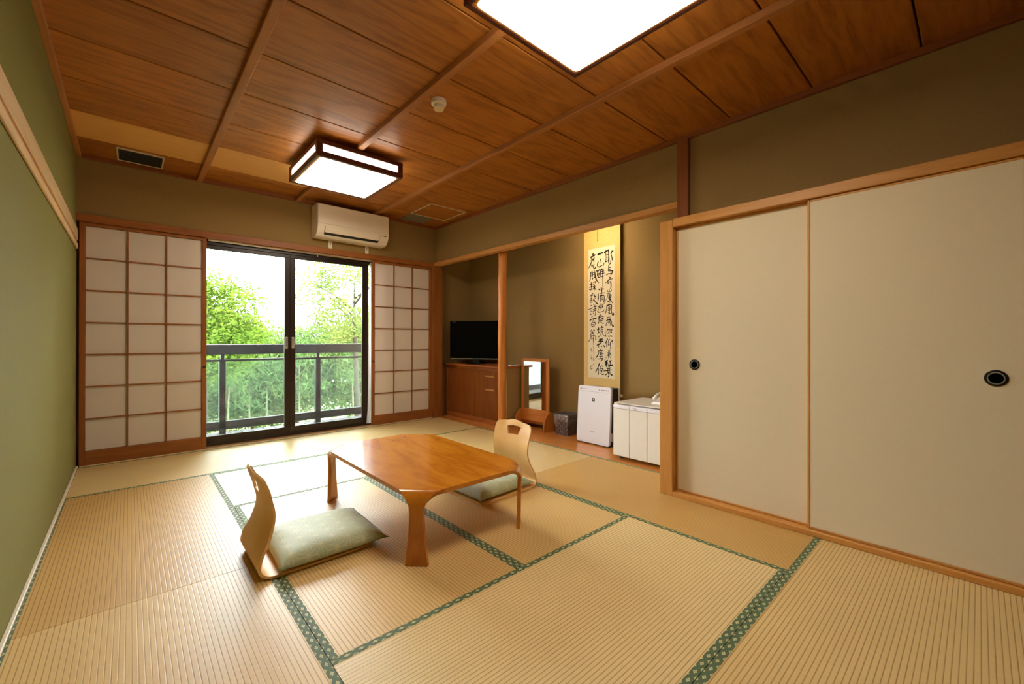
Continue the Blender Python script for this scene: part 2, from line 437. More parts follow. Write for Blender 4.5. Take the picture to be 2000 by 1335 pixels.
# ceiling: boards, battens and cornice
ceil = S('ceiling', -.1, RX + .1, YB, .16, H + .03, H + .12, M_DARK, bev=0)
CY = [0, -.395, -.88, -1.358, -1.832, -2.308, -2.785, -3.238, -3.69, -4.148, -4.61, -5.09, -5.55, YB]
CX = [0, .79, 1.617, 2.44, RX]
for j in range(len(CY) - 1):
    for i in range(4):
        m = W_CEILP if (j == 1 and i < 2) else W_CEIL
        box('ceiling_board', CX[i] + .003, CX[i + 1] - .003, CY[j] - .004, CY[j + 1] + .004, H, H + .029, m, ceil, .003)
for x in CX[1:-1]:
    wbox('batten', x - .022, x + .022, YB, 0, H - .035, H + .002, W_BAT, ceil, .003)
wbox('trim_1', 0, .028, YB, 0, H - .035, H, W_BAT, kind='structure')
wbox('trim_2', .028, RX - .028, -.03, 0, H - .035, H, W_TRIM, kind='structure')
wbox('trim_3', RX - .028, RX, YB, 0, H - .035, H, W_TRIM, kind='structure')
# wall trims
t4 = wbox('trim_4', 0, 3.27, -.022, .06, 1.962, 2.02, W_SHOJI, kind='structure')              # lintel over the screens
t5 = wbox('trim_5', RX - .03, RX + .05, -3.325, -.0, 1.985, 2.032, W_POST, kind='structure')   # beam over the alcove
wbox('trim_6', RX - .035, RX + .06, -3.41, -3.325, 1.815, H - .035, W_TRIM, kind='structure')   # short upper post
wbox('trim_7', 3.252, 3.392, -.03, .13, 0, 1.985, W_SHOJI, kind='structure')                     # corner post
wbox('trim_8', 2.945, 3.30, -3.462, -3.372, 0, 1.805, W_POST, kind='structure', bev=.004)        # closet post
wbox('trim_9', 2.95, 3.30, -5.05, -3.462, 1.757, 1.812, W_POST, kind='structure', bev=.003)      # closet head rail
wbox('trim_10', 2.945, 3.08, -5.05, -3.462, 0, .03, W_POST, kind='structure', bev=.003)          # closet sill
wbox('trim_11', 2.945, 3.30, -5.05, -4.935, .03, 1.757, W_TRIM, kind='structure', bev=.003)
# picture rail on the left wall
t13 = wbox('trim_13', 0, .012, YB, -.02, 1.80, 1.89, W_PALE, kind='structure', bev=.003)
wbox('groove_strip', 0, .005, YB, -.02, 1.775, 1.80, W_POST, t13, 0)
wbox('lower_rail', 0, .012, YB, -.02, 1.735, 1.775, W_PALE, t13, .003)
# threshold in front of the window
t14 = wbox('trim_14', .02, 3.25, -.012, .06, -.056, .006, W_PALE, kind='structure')
wbox('track_groove', .02, 3.25, .012, .020, .006, .0075, W_TRIM, t14, 0)
wbox('track_groove', .02, 3.25, .036, .044, .006, .0075, W_TRIM, t14, 0)

# tokonoma pillar
pts = []
def pillar():
    n = 28; vs, fs = [], []
    zs = [0 + i * .06 for i in range(33)] + [1.985]
    rnd = random.Random(3)
    for z in zs:
        for k in range(n):
            a = 2 * math.pi * k / n
            r = .045 + .0025 * math.sin(3 * a + z * 2.1) + .002 * math.sin(5 * a - z * 3.7) + .0012 * math.sin(11 * z + a)
            vs.append((3.385 + r * math.cos(a), -1.25 + r * math.sin(a), z))
    for j in range(len(zs) - 1):
        for k in range(n): fs.append((j * n + k, j * n + (k + 1) % n, (j + 1) * n + (k + 1) % n, (j + 1) * n + k))
    fs.append(tuple(range(n))); fs.append(tuple((len(zs) - 1) * n + k for k in range(n)))
    return pydata('alcove_pillar', vs, fs, W_MIR['z'], None, True, label='round reddish natural log pillar in front of the cabinet and television', cat='pillar')
pillar()

# ------------------------------------------------------------------ tatami
def mat_uv_box(name, x0, x1, y0, y1, z0, z1, mat, parent, along, **tags):
    vs = [(x, y, z) for z in (z0, z1) for (x, y) in ((x0, y0), (x1, y0), (x1, y1), (x0, y1))]
    fs = [(3, 2, 1, 0), (4, 5, 6, 7), (0, 1, 5, 4), (1, 2, 6, 5), (2, 3, 7, 6), (3, 0, 4, 7)]
    uv = [(v[0] - x0, v[1] - y0) if along == 'x' else (v[1] - y0, v[0] - x0) for v in vs]
    return pydata(name, vs, fs, mat, parent, False, uv, **tags)
HB = .0255
def mat_(x0, x1, y0, y1, along, tint, label, h0=True, h1=True, w0=HB):
    r = thing('tatami_mat', label, 'tatami mat', ((x0 + x1) / 2, (y0 + y1) / 2, -.055), group='tatami mats of the floor')
    g = .0012
    x0 += g; x1 -= g; y0 += g; y1 -= g
    w = mat_uv_box('woven_surface', x0, x1, y0, y1, -.055, 0, M_TATAMI, r, along); w.color = tint
    if along == 'x':
        if h0: mat_uv_box('border', x0, x1, y0, y0 + HB, -.054, .0012, M_HERI, r, 'x')
        if h1: mat_uv_box('border', x0, x1, y1 - HB, y1, -.054, .0012, M_HERI, r, 'x')
    else:
        if h0: mat_uv_box('border', x0, x0 + w0, y0, y1, -.054, .0012, M_HERI, r, 'y')
        if h1: mat_uv_box('border', x1 - HB, x1, y0, y1, -.054, .0012, M_HERI, r, 'y')
    return r
def tc(r, g, b): return srgb(r, g, b)
T1, T2, T3, T4 = tc(222, 188, 126), tc(222, 194, 136), tc(208, 168, 100), tc(232, 208, 154)
c0, c1, c2, c3, c4 = 0.013, .79, 1.619, 2.455, 3.345
mat_(c0, c2, -.905, -.012, 'x', T2, 'tatami mat under the left shoji screen and the sliding glass door')
mat_(c2, c4, -.905, -.012, 'x', T2, 'tatami mat in the far corner before the right shoji screen')
mat_(c0, c1, -2.605, -.905, 'y', T3, 'orange-tan tatami mat along the green wall, farther one behind the backrest', w0=.007)
mat_(c0, c1, -4.30, -2.605, 'y', T1, 'tatami mat along the green wall, nearest the camera at lower left', w0=.007)
mat_(c1, c3, -1.767, -.905, 'x', T4, 'pale tatami mat between the window and the low table')
mat_(c1, c2, -3.425, -1.767, 'y', T1, 'tatami mat under the left floor chair and the near table leg')
mat_(c2, c3, -3.425, -1.767, 'y', T1, 'tatami mat under the right half of the low table')
mat_(c1, c3, -4.235, -3.425, 'x', T4, 'large pale tatami mat in the middle foreground')
mat_(c3, c4, -2.53, -.905, 'y', T2, 'tatami mat in front of the slatted cabinet and standing mirror')
mat_(c3, c4, -4.235, -2.53, 'y', T3, 'darker tatami mat in front of the refrigerator and closet post')
mat_(c2 - .35, 3.3, -5.09, -4.235, 'x', T2, 'tatami mat in the lower right corner along the larger closet door')
mat_(c0, c2 - .35, -5.09, -4.302, 'x', T2, 'tatami mat at the bottom edge below the middle foreground mat')

# ------------------------------------------------------------------ shoji screens
def shoji(x0, x1, y0, label, hx):
    r = thing('shoji_screen', label, 'shoji screen', ((x0 + x1) / 2, y0 + .015, .006), group='shoji screens at the window wall')
    ya, yb = y0, y0 + .03; z0, z1 = .006, 1.962
    st = .034
    wbox('stile', x0, x0 + st, ya, yb, z0, z1, W_SHOJI, r); wbox('stile', x1 - st, x1, ya, yb, z0, z1, W_SHOJI, r)
    wbox('top_rail', x0 + st, x1 - st, ya, yb, 1.935, z1, W_SHOJI, r); wbox('bottom_rail', x0 + st, x1 - st, ya, yb, z0, .118, W_SHOJI, r)
    px0, px1, pz0, pz1 = x0 + st, x1 - st, .118, 1.935
    k = .0095
    cw = (px1 - px0) / 3; chh = (pz1 - pz0) / 7
    for i in (1, 2): wbox('lattice_bar', px0 + i * cw - k / 2, px0 + i * cw + k / 2, ya + .006, yb - .006, pz0, pz1, W_SHOJI, r, .001)
    for j in range(1, 7): wbox('lattice_bar', px0, px1, ya + .007, yb - .007, pz0 + j * chh - k / 2, pz0 + j * chh + k / 2, W_SHOJI, r, .001)
    for i in range(3):
        for j in range(7):
            box('paper_pane', px0 + i * cw + .002, px0 + (i + 1) * cw - .002, yb - .0105, yb - .0095, pz0 + j * chh + .002, pz0 + (j + 1) * chh - .002, M_PAPER, r, 0)
    lathe('finger_pull', [(.001, -.001), (.012, -.001), (.014, 0), (.012, .002), (.009, .001), (.001, .003)], (hx, ya + .0005, .765), M_LACQUER, r, 16, 'y')
shoji(.016, .846, .006, 'shoji screen of white paper panes beside the green wall', .828)
shoji(2.44, 3.252, .006, 'shoji screen of white paper panes beside the corner post', 2.458)

# ------------------------------------------------------------------ window
win = thing('window_1', 'dark bronze sliding glass door onto the balcony', None, (1.69, .1, .012), kind='structure')
fx0, fx1 = .74, 2.64
box('frame_head', fx0, fx1, .065, .15, 1.915, 1.995, M_BRONZE, win); box('frame_sill', fx0, fx1, .065, .15, .012, .034, M_BRONZE, win)
box('frame_jamb', fx0, fx0 + .03, .065, .15, .034, 1.915, M_BRONZE, win); box('frame_jamb', fx1 - .03, fx1, .065, .15, .034, 1.915, M_BRONZE, win)
def sash(xa, xb, y0, sl, sr):
    f = box('sash_bottom_rail', xa, xb, y0, y0 + .03, .034, .103, M_BRONZE, win)
    box('sash_top_rail', xa, xb, y0, y0 + .03, 1.878, 1.915, M_BRONZE, win)
    box('sash_stile', xa, xa + sl, y0, y0 + .03, .103, 1.878, M_BRONZE, win); s = box('sash_stile', xb - sr, xb, y0, y0 + .03, .103, 1.878, M_BRONZE, win)
    box('glass_pane', xa + sl - .004, xb - sr + .004, y0 + .012, y0 + .016, .10, 1.88, M_GLASS, win, 0)
sash(.77, 1.572, .075, .05, .052)
sash(1.572, 2.425, .075, .052, .075)
box('glass_pane', 2.42, 2.61, .115, .119, .03, 1.92, M_GLASS, win, 0)
for x in (1.537, 1.60):
    h = box('sash_handle', x - .013, x + .013, .071, .077, .925, 1.048, M_ALU, win, .002)
    box('handle_recess', x - .006, x + .006, .0695, .072, .945, 1.03, M_GREY, h, .001)
cr = thing('curtain_rail', 'thin pale metal curtain rail under the lintel above the glass door', 'curtain rail', (1.65, .045, 1.945))
box('track', .86, 2.50, .036, .054, 1.944, 1.962, M_ALU, cr, .002)
box('track_lip', .86, 2.50, .028, .036, 1.952, 1.962, M_CREAM, cr, .001)
box('runner', 1.83, 1.842, .038, .05, 1.925, 1.944, M_ALU, cr, .002)
def curtain():
    vs, fs = [], []; nx, nz = 60, 24
    for j in range(nz + 1):
        t = j / nz; z = .03 + (1.935 - .03) * t
        for i in range(nx + 1):
            s = i / nx; wsp = .5 + .5 * (1 - abs(2 * t - 1) ** 2)
            x = 2.40 + .20 * s + .012 * math.sin(3 * t + s * 4) * (1 - t)
            if t < .08: x -= .01 * (1 - t / .08)
            y = .052 + .009 * math.sin(s * 2 * math.pi * 7 + .5 * math.sin(4 * t))
            vs.append((x + (.028 * t if s < .3 else .028 * t), y, z))
    for j in range(nz):
        for i in range(nx):
            a = j * (nx + 1) + i; fs.append((a, a + 1, a + nx + 2, a + nx + 1))
    return pydata('curtain', vs, fs, M_CURTAIN, None, True, recalc=False, label='gathered white curtain between the glass door and the right shoji screen', cat='curtain')
curtain()

# ------------------------------------------------------------------ fusuma doors
def fusuma_panel(ya, yb, x0, label, hy):
    r = thing('fusuma_door', label, 'sliding door', (x0 + .012, (ya + yb) / 2, .03), group='closet sliding doors')
    e = .011; z0, z1 = .031, 1.756
    wbox('edge_stile', x0, x0 + .024, yb, yb + e, z0, z1, W_POST, r, .002); wbox('edge_stile', x0, x0 + .024, ya - e, ya, z0, z1, W_POST, r, .002)
    wbox('edge_rail', x0, x0 + .024, yb + e, ya - e, z0, z0 + .012, W_POST, r, .002); wbox('edge_rail', x0, x0 + .024, yb + e, ya - e, z1 - .012, z1, W_POST, r, .002)
    box('paper_panel', x0 + .002, x0 + .022, yb + e, ya - e, z0 + .012, z1 - .012, M_FUSUMA, r, .001)
    lathe('finger_pull', [(.0005, 0.0), (.024, 0.0), (.0245, -.0045), (.031, -.005), (.034, -.003), (.034, .002)][::-1], (x0 + .002, hy, .862), M_LACQUER, r, 40, 'x')
    rg = lathe('pull_ring', [(.0215, -.0055), (.0235, -.0062), (.0255, -.0055)], (x0 + .002, hy, .862), M_GREY, r, 40, 'x')
fusuma_panel(-3.464, -4.212, 2.995, 'plain cream closet sliding door, narrower-looking one beside the wooden post', -3.585)
fusuma_panel(-4.198, -4.937, 2.965, 'plain cream closet sliding door nearest the camera at the right edge', -4.852)

# ------------------------------------------------------------------ ceiling lamps
def lamp(x0, x1, y0, y1, label):
    r = thing('ceiling_lamp', label, 'ceiling lamp', ((x0 + x1) / 2, (y0 + y1) / 2, 2.338), group='square wooden ceiling lamps')
    zb, zt = 2.338, 2.462; b = .022
    for (xa, xb, ya, yb) in ((x0, x1, y0, y0 + b), (x0, x1, y1 - b, y1), (x0, x0 + b, y0 + b, y1 - b), (x1 - b, x1, y0 + b, y1 - b)):
        wbox('lower_rim', xa, xb, ya, yb, zb, zb + .040, W_LAMP, r, .003)
        wbox('upper_rim', xa, xb, ya, yb, zt - .032, zt, W_LAMP, r, .003)
    c = .042
    for xa in (x0, x1 - c):
        for ya in (y0, y1 - c): wbox('corner_block', xa, xa + c, ya, ya + c, zb + .040, zt - .032, W_LAMP, r, .003)
    m = .012
    for (xa, xb, ya, yb) in ((x0 + c, x1 - c, y0 + m, y0 + m + .004), (x0 + c, x1 - c, y1 - m - .004, y1 - m), (x0 + m, x0 + m + .004, y0 + c, y1 - c), (x1 - m - .004, x1 - m, y0 + c, y1 - c)):
        box('side_diffuser', xa, xb, ya, yb, zb + .038, zt - .030, M_EMITS, r, 0)
    k = b + .004; q = .018
    for (xa, xb, ya, yb) in ((x0 + b, x1 - b, y0 + b, y0 + b + q), (x0 + b, x1 - b, y1 - b - q, y1 - b), (x0 + b, x0 + b + q, y0 + b + q, y1 - b - q), (x1 - b - q, x1 - b, y0 + b + q, y1 - b - q)):
        wbox('inner_rim', xa, xb, ya, yb, zb + .003, zb + .016, W_POST, r, .002)
    # rounded diffuser panel
    rx, ry, rr = (x1 - x0) / 2 - b - q + .004, (y1 - y0) / 2 - b - q + .004, .02
    cx, cy = (x0 + x1) / 2, (y0 + y1) / 2; pts = []
    for (sx, sy, a0) in ((1, 1, 0), (-1, 1, 90), (-1, -1, 180), (1, -1, 270)):
        for k in range(6):
            a = R(a0 + 18 * k); pts.append((cx + sx * (rx - rr) + rr * math.cos(a), cy + sy * (ry - rr) + rr * math.sin(a)))
    prism('diffuser', pts, 'z', zb + .001, zb + .012, M_EMIT, r)
    box('back_plate', x0 + .01, x1 - .01, y0 + .01, y1 - .01, zt - .004, zt + .001, M_WHITE, r, 0)
    box('ceiling_mount', cx - .12, cx + .12, cy - .12, cy + .12, zt + .001, 2.4645, M_DARKGREY, r, 0)
lamp(1.305, 1.975, -1.64, -.925, 'wooden-framed square ceiling lamp near the air conditioner')
lamp(1.295, 1.985, -4.13, -3.435, 'wooden-framed square ceiling lamp cut by the top edge of the picture')

# ------------------------------------------------------------------ low table
def table():
    x0, x1, y0, y1, zt, th = 1.235, 1.955, -3.15, -1.985, .33, .021
    cx, cy = (x0 + x1) / 2, (y0 + y1) / 2
    r = thing('low_table', 'low honey-brown wooden table with bent legs between the two floor chairs', 'table', (cx, cy, 0))
    r.location.z = .0015
    c, RR = .07, .062
    cc = c + RR * math.sqrt(2)
    pts = [(x0 + cc, y0), (x1 - cc, y0), (x1, y0 + cc), (x1, y1 - cc), (x1 - cc, y1), (x0 + cc, y1), (x0, y1 - cc), (x0, y0 + cc)]
    prism('table_top', pts, 'z', zt - th, zt, W_TABLE['y'], r)
    wid = []
    W0 = cc * math.sqrt(2)
    ss = [(a, None) for a in range(0, 91, 6)]
    for a, _ in ss:
        d = RR * math.sin(R(a)); wd = W0 - 2 * d
        if a > 40: wd -= .026 * ((a - 40) / 50) ** 1.6
        wid.append((d, zt - RR * (1 - math.cos(R(a))), wd, R(a)))
    wn = wid[-1][2]; zz = wid[-1][1]
    for k in range(1, 13):
        t = k / 12; z = zz * (1 - t)
        wd = wn - .012 * math.sin(min(1, t * 3) * math.pi / 2) + .046 * t ** 1.4
        wid.append((RR - .006 * t, max(z, 0), wd, math.pi / 2))
    for (sx, sy) in ((-1, -1), (1, -1), (1, 1), (-1, 1)):
        n = Vector((sx, sy, 0)).normalized(); tg = Vector((-sy, sx, 0)).normalized()
        corner = Vector((x0 if sx < 0 else x1, y0 if sy < 0 else y1, 0))
        start = corner - n * (cc / math.sqrt(2))
        vs, fs = [], []
        for (d, z, wd, a) in wid:
            o = start + n * d + Vector((0, 0, z))
            nin = -(n * math.sin(a) + Vector((0, 0, 1)) * math.cos(a))
            tw = wd / 2; e = .0002 + .0028 * min(1, a / .4)
            ins = max(0, tw - th * (1.0 if a < .3 else .25))
            vs += [o - tg * (tw - e), o + tg * (tw - e), o + tg * tw + nin * e, o + tg * tw + nin * (th - e), o + tg * (tw - e) + nin * th, o - tg * (tw - e) + nin * th, o - tg * tw + nin * (th - e), o - tg * tw + nin * e]
        m = 8
        for j in range(len(wid) - 1):
            for k in range(m): fs.append((j * m + k, j * m + (k + 1) % m, (j + 1) * m + (k + 1) % m, (j + 1) * m + k))
        fs.append(tuple(range(m))); fs.append(tuple((len(wid) - 1) * m + k for k in range(m)))
        o = pydata('leg', vs, fs, W_TABLE['z'], r, False)
        for p in o.data.polygons: p.use_smooth = True
        bm = bmesh.new(); bm.from_mesh(o.data)
        for e in bm.edges:
            if len(e.link_faces) == 2 and e.calc_face_angle(0) > R(32): e.smooth = False
        bm.to_mesh(o.data); bm.free()
table()

# ------------------------------------------------------------------ floor chairs and cushions
def zaisu(loc, rot, label):
    r = thing('floor_chair', label, 'floor chair', loc, rot, 'legless wooden floor chairs', local=True)
    th = .011
    # profile as (x, z, halfwidth)
    prof = [(.50, .002, .185), (.44, .002, .197), (.30, .002, .20), (.16, .002, .20), (.085, .002, .20), (.045, .005, .20), (.02, .016, .198), (.004, .035, .196), (0, .06, .193), (.004, .097, .188), (.014, .128, .181), (.025, .16, .174), (.038, .20, .168), (.045, .235, .166), (.045, .265, .167), (.040, .295, .169), (.035, .312, .171), (.030, .335, .173), (.025, .355, .175), (.020, .372, .175), (.013, .392, .172), (.007, .408, .163), (.003, .417, .150)]
    # smooth resample
    P = [Vector(p) for p in prof]; Q = []
    for i in range(len(P) - 1):
        p0, p1, p2, p3 = P[max(i - 1, 0)], P[i], P[i + 1], P[min(i + 2, len(P) - 1)]
        for k in range(3):
            t = k / 3
            Q.append(.5 * ((2 * p1) + (p2 - p0) * t + (2 * p0 - 5 * p1 + 4 * p2 - p3) * t * t + (3 * p1 - p0 - 3 * p2 + p3) * t ** 3))
    Q.append(P[-1])
    # split: seat below z .06, back above
    hz0, hz1 = .333, .386
    cols = 14
    hole = set()
    def build(name, seq, withhole):
        rows = len(seq); vs, fs = [], []
        us = [-1, -.86, -.7, -.54, -.38, -.33, -.2, -.07, .07, .2, .33, .38, .54, .7, .86, 1]
        n = len(us)
        for side in (0, 1):
            for j, q in enumerate(seq):
                a = seq[max(j - 1, 0)]; b = seq[min(j + 1, rows - 1)]
                tx, tz = b.x - a.x, b.y - a.y; L = math.hypot(tx, tz) or 1
                nx, nz = tz / L, -tx / L     # normal pointing forward / up
                for u in us:
                    hw = q.z
                    bowl = .016 * (u * u) * max(0, min(1, (q.y - .05) / .1))
                    x, z = q.x + bowl, q.y
                    uu = u
                    if withhole and hz0 - .03 < q.y < hz1 + .03 and abs(u) < .55:
                        f = (q.y - hz0) / (hz1 - hz0)
                        uu = u * (.82 + .36 * max(0, min(1, f)))
                        z += (.010 * (1 - (u / .38) ** 2)) if (abs(u) <= .39 and q.y > (hz0 + hz1) / 2) else (.004 * (1 - (u / .38) ** 2) if abs(u) <= .39 else 0)
                    if q.y > .38 : z += .012 * (1 - u * u) * min(1, (q.y - .38) / .03)
                    s = -1 if side else 0
                    vs.append((x + s * -0 + (nx * th if not side else 0), uu * hw, z + (nz * th if not side else 0)))
        N = rows * n
        gone = set()
        for j in range(rows - 1):
            zm = (seq[j].y + seq[j + 1].y) / 2
            for i in range(n - 1):
                if withhole and hz0 < zm < hz1 and abs((us[i] + us[i + 1]) / 2) < .345: gone.add((j, i)); continue
                a = j * n + i
                fs.append((a, a + 1, a + n + 1, a + n)); fs.append((N + a + n, N + a + n + 1, N + a + 1, N + a))
        def solid(j, i): return 0 <= j < rows - 1 and 0 <= i < n - 1 and (j, i) not in gone
        for j in range(rows - 1):
            for i in range(n):
                if solid(j, i) != solid(j, i - 1):
                    a, b = j * n + i, (j + 1) * n + i; fs.append((a, b, N + b, N + a))
        for j in range(rows):
            for i in range(n - 1):
                if solid(j, i) != solid(j - 1, i):
                    a, b = j * n + i, j * n + i + 1; fs.append((a, b, N + b, N + a))
        o = pydata(name, vs, fs, W_ZAISU['z'] if withhole else W_ZAISU['x'], r, True)
        bm = bmesh.new(); bm.from_mesh(o.data)
        for e in bm.edges:
            if len(e.link_faces) == 2 and e.calc_face_angle(0) > R(50): e.smooth = False
        bm.to_mesh(o.data); bm.free()
    k = next(i for i, q in enumerate(Q) if q.y >= .06)
    build('backrest', Q[k:], True)
    build('seat', Q[:k + 1], False)
    return r
zaisu((.716, -2.595, 0), 0, 'legless bentwood floor chair on the near side by the green wall')
zaisu((2.408, -2.545, 0), R(184), 'legless bentwood floor chair on the far side by the alcove')

def cushion(loc, rot, label, sx=.248, sy=.236, hgt=.050):
    n = 30; vs, fs, uv = [], [], []
    rnd = random.Random(int(loc[0] * 100))
    for side in (1, -1):
        for j in range(n + 1):
            for i in range(n + 1):
                u = -1 + 2 * i / n; v = -1 + 2 * j / n
                pull = 1 - .055 * (1 - v ** 4) * abs(u) ** 5
                pull2 = 1 - .055 * (1 - u ** 4) * abs(v) ** 5
                x = sx * u * pull; y = sy * v * pull2
                e = (max(0, 1 - abs(u) ** 4) ** .6) * (max(0, 1 - abs(v) ** 4) ** .6)
                wr = .002 * math.sin(9 * u + 5 * v) * e + .0018 * math.sin(34 * math.atan2(v, u)) * (max(abs(u), abs(v)) ** 6) * (1 - max(abs(u), abs(v)) ** 12)
                z = (hgt * e + wr) if side > 0 else -.030 * e
                vs.append((x, y, z + .050 - .006 * max(abs(u), abs(v)) ** 6)); uv.append((x, y))
    N = (n + 1) ** 2
    for j in range(n):
        for i in range(n):
            a = j * (n + 1) + i
            fs.append((a, a + 1, a + n + 2, a + n + 1)); fs.append((N + a + n + 1, N + a + n + 2, N + a + 1, N + a))
    o = pydata('floor_cushion', vs, fs, M_CUSH, None, True, uv, label=label, cat='cushion', group='green floor cushions')
    bm = bmesh.new(); bm.from_mesh(o.data); bmesh.ops.remove_doubles(bm, verts=bm.verts, dist=1e-5); bmesh.ops.recalc_face_normals(bm, faces=bm.faces)
    bm.to_mesh(o.data); bm.free()
    for p in o.data.polygons: p.use_smooth = True
    c = o.location.copy(); o.rotation_euler = (0, 0, rot); o.location = Vector(loc) + Vector((0, 0, c.z))
cushion((1.035, -2.60, -.004), R(-1), 'green hemp-leaf patterned cushion on the chair by the green wall')
cushion((2.13, -2.53, -.004), R(3), 'green cushion on the far chair, partly hidden under the table')

# ------------------------------------------------------------------ cabinet, television, remote
cab = thing('slatted_cabinet', 'reddish built-in cabinet with vertical slat front under the television', 'cabinet', (3.73, -.5, 0))
wbox('top', 3.49, AX, -1.135, .13, .684, .708, W_CAB, cab, .004)
box('end_panel', 3.56, AX, -1.13, -1.10, 0, .684, M_TAN, cab, .001)
wbox('left_stile', 3.53, 3.57, .075, .13, .0, .684, W_CAB, cab)
wbox('plinth', 3.53, 3.57, -1.10, .075, 0, .055, W_CAB, cab)
wbox('front_rail', 3.53, 3.57, -1.10, .075, .645, .684, W_CAB, cab)
box('back_panel', 3.572, 3.579, -1.10, .075, .055, .645, M_DARK, cab, 0)
bm = bmesh.new()
ns = 68
for i in range(ns):
    y = .072 - (i + .5) * (1.168 / ns)
    r = bmesh.ops.create_cube(bm, size=1.0); bmesh.ops.scale(bm, vec=(.012, .0085, .59), verts=r['verts']); bmesh.ops.translate(bm, vec=(3.550, y, .35), verts=r['verts'])
bmobj('slats', bm, W_CAB['z'], cab, kind='stuff')
for z in (.577, .415):
    wbox('drawer_handle', 3.530, 3.545, -.93, -.755, z - .009, z + .009, W_POST, cab, .002)

def tv():
    a = R(35); dirw = Vector((math.sin(a), -math.cos(a), 0))
    left = Vector((3.485, -.075, 0)); cen = left + dirw * .36
    rot = math.atan2(dirw.y, dirw.x)
    r = thing('television', 'black flat television turned toward the room on the slatted cabinet', 'television', (cen.x, cen.y, .708), rot, local=True)
    # local x along width, -y toward the viewer
    z0, z1 = .052, .562
    prism('bezel', [(-.36, z0), (.36, z0), (.36, z1), (-.36, z1)], 'y', -.012, .022, M_GLOSSBLACK, r, .006)
    box('screen', -.338, .338, -.0135, -.0115, z0 + .058, z1 - .03, M_GLOSSBLACK, r, 0)
    box('back_shell', -.28, .28, .022, .045, z0 + .05, z1 - .08, M_BLACK, r, .008)
    box('speaker_strip', -.35, .35, -.016, -.011, z0 + .004, z0 + .018, M_GREY, r, .002)
    lathe('stand_base', [(.001, 0), (.14, 0), (.142, .006), (.13, .012), (.03, .02), (.001, .02)], (0, 0, 0), M_GLOSSBLACK, r, 40)
    box('stand_neck', -.05, .05, -.005, .03, .015, .07, M_BLACK, r, .006)
    text('maker_mark', 'AQUOS', .014, M_PRINT, r, (-.30, -.0127, z1 - .014), (1, 0, 0), (0, 0, 1))
    box('indicator', -.01, .01, -.0172, -.0155, z0 + .008, z0 + .013, M_ALU, r, 0)
tv()
rm = thing('remote_control', 'slim white remote control on the cabinet top behind the log pillar', 'remote control', (3.74, -1.06, .708), R(8), local=True)
box('case', -.09, .09, -.022, .022, 0, .016, M_WHITE, rm, .004)
box('button_field', -.06, .07, -.014, .014, .0155, .0175, M_DARKGREY, rm, .001)

# ------------------------------------------------------------------ standing mirror
mi = thing('standing_mirror', 'small wooden-framed mirror on a stand beside the waste basket', 'mirror', (3.78, -1.375, 0), R(4), local=True)
my0, my1, mxa, mxb = -.207, .207, -.012, .012
wbox('frame_stile', mxa, mxb, my0, my0 + .036, .085, .806, W_MIR, mi, .002); wbox('frame_stile', mxa, mxb, my1 - .036, my1, .085, .806, W_MIR, mi, .002)
wbox('frame_top', mxa, mxb, my0 + .036, my1 - .036, .77, .806, W_MIR, mi, .002)
wbox('frame_lower_panel', mxa, mxb, my0 + .036, my1 - .036, .085, .225, W_MIR, mi, .002)
box('mirror_glass', mxa + .004, mxa + .010, my0 + .036, my1 - .036, .225, .77, M_MIRROR, mi, 0)
box('backing', mxa + .010, mxb, my0 + .036, my1 - .036, .225, .77, M_DARK, mi, 0)
for (ya, yb) in ((my0 - .020, my0 - .001), (my1 + .001, my1 + .020)):
    pts = [(-.115, 0), (.122, 0)]
    for k in range(0, 19):
        a = R(k * 10); pts.append((.0035 + .1185 * math.cos(a), .035 + .175 * math.sin(a)))
    prism('side_foot', pts, 'y', ya, yb, W_MIR['z'], mi, .003)
wbox('cross_bar', .02, .06, my0 - .001, my1 + .001, .05, .09, W_MIR, mi, .002)

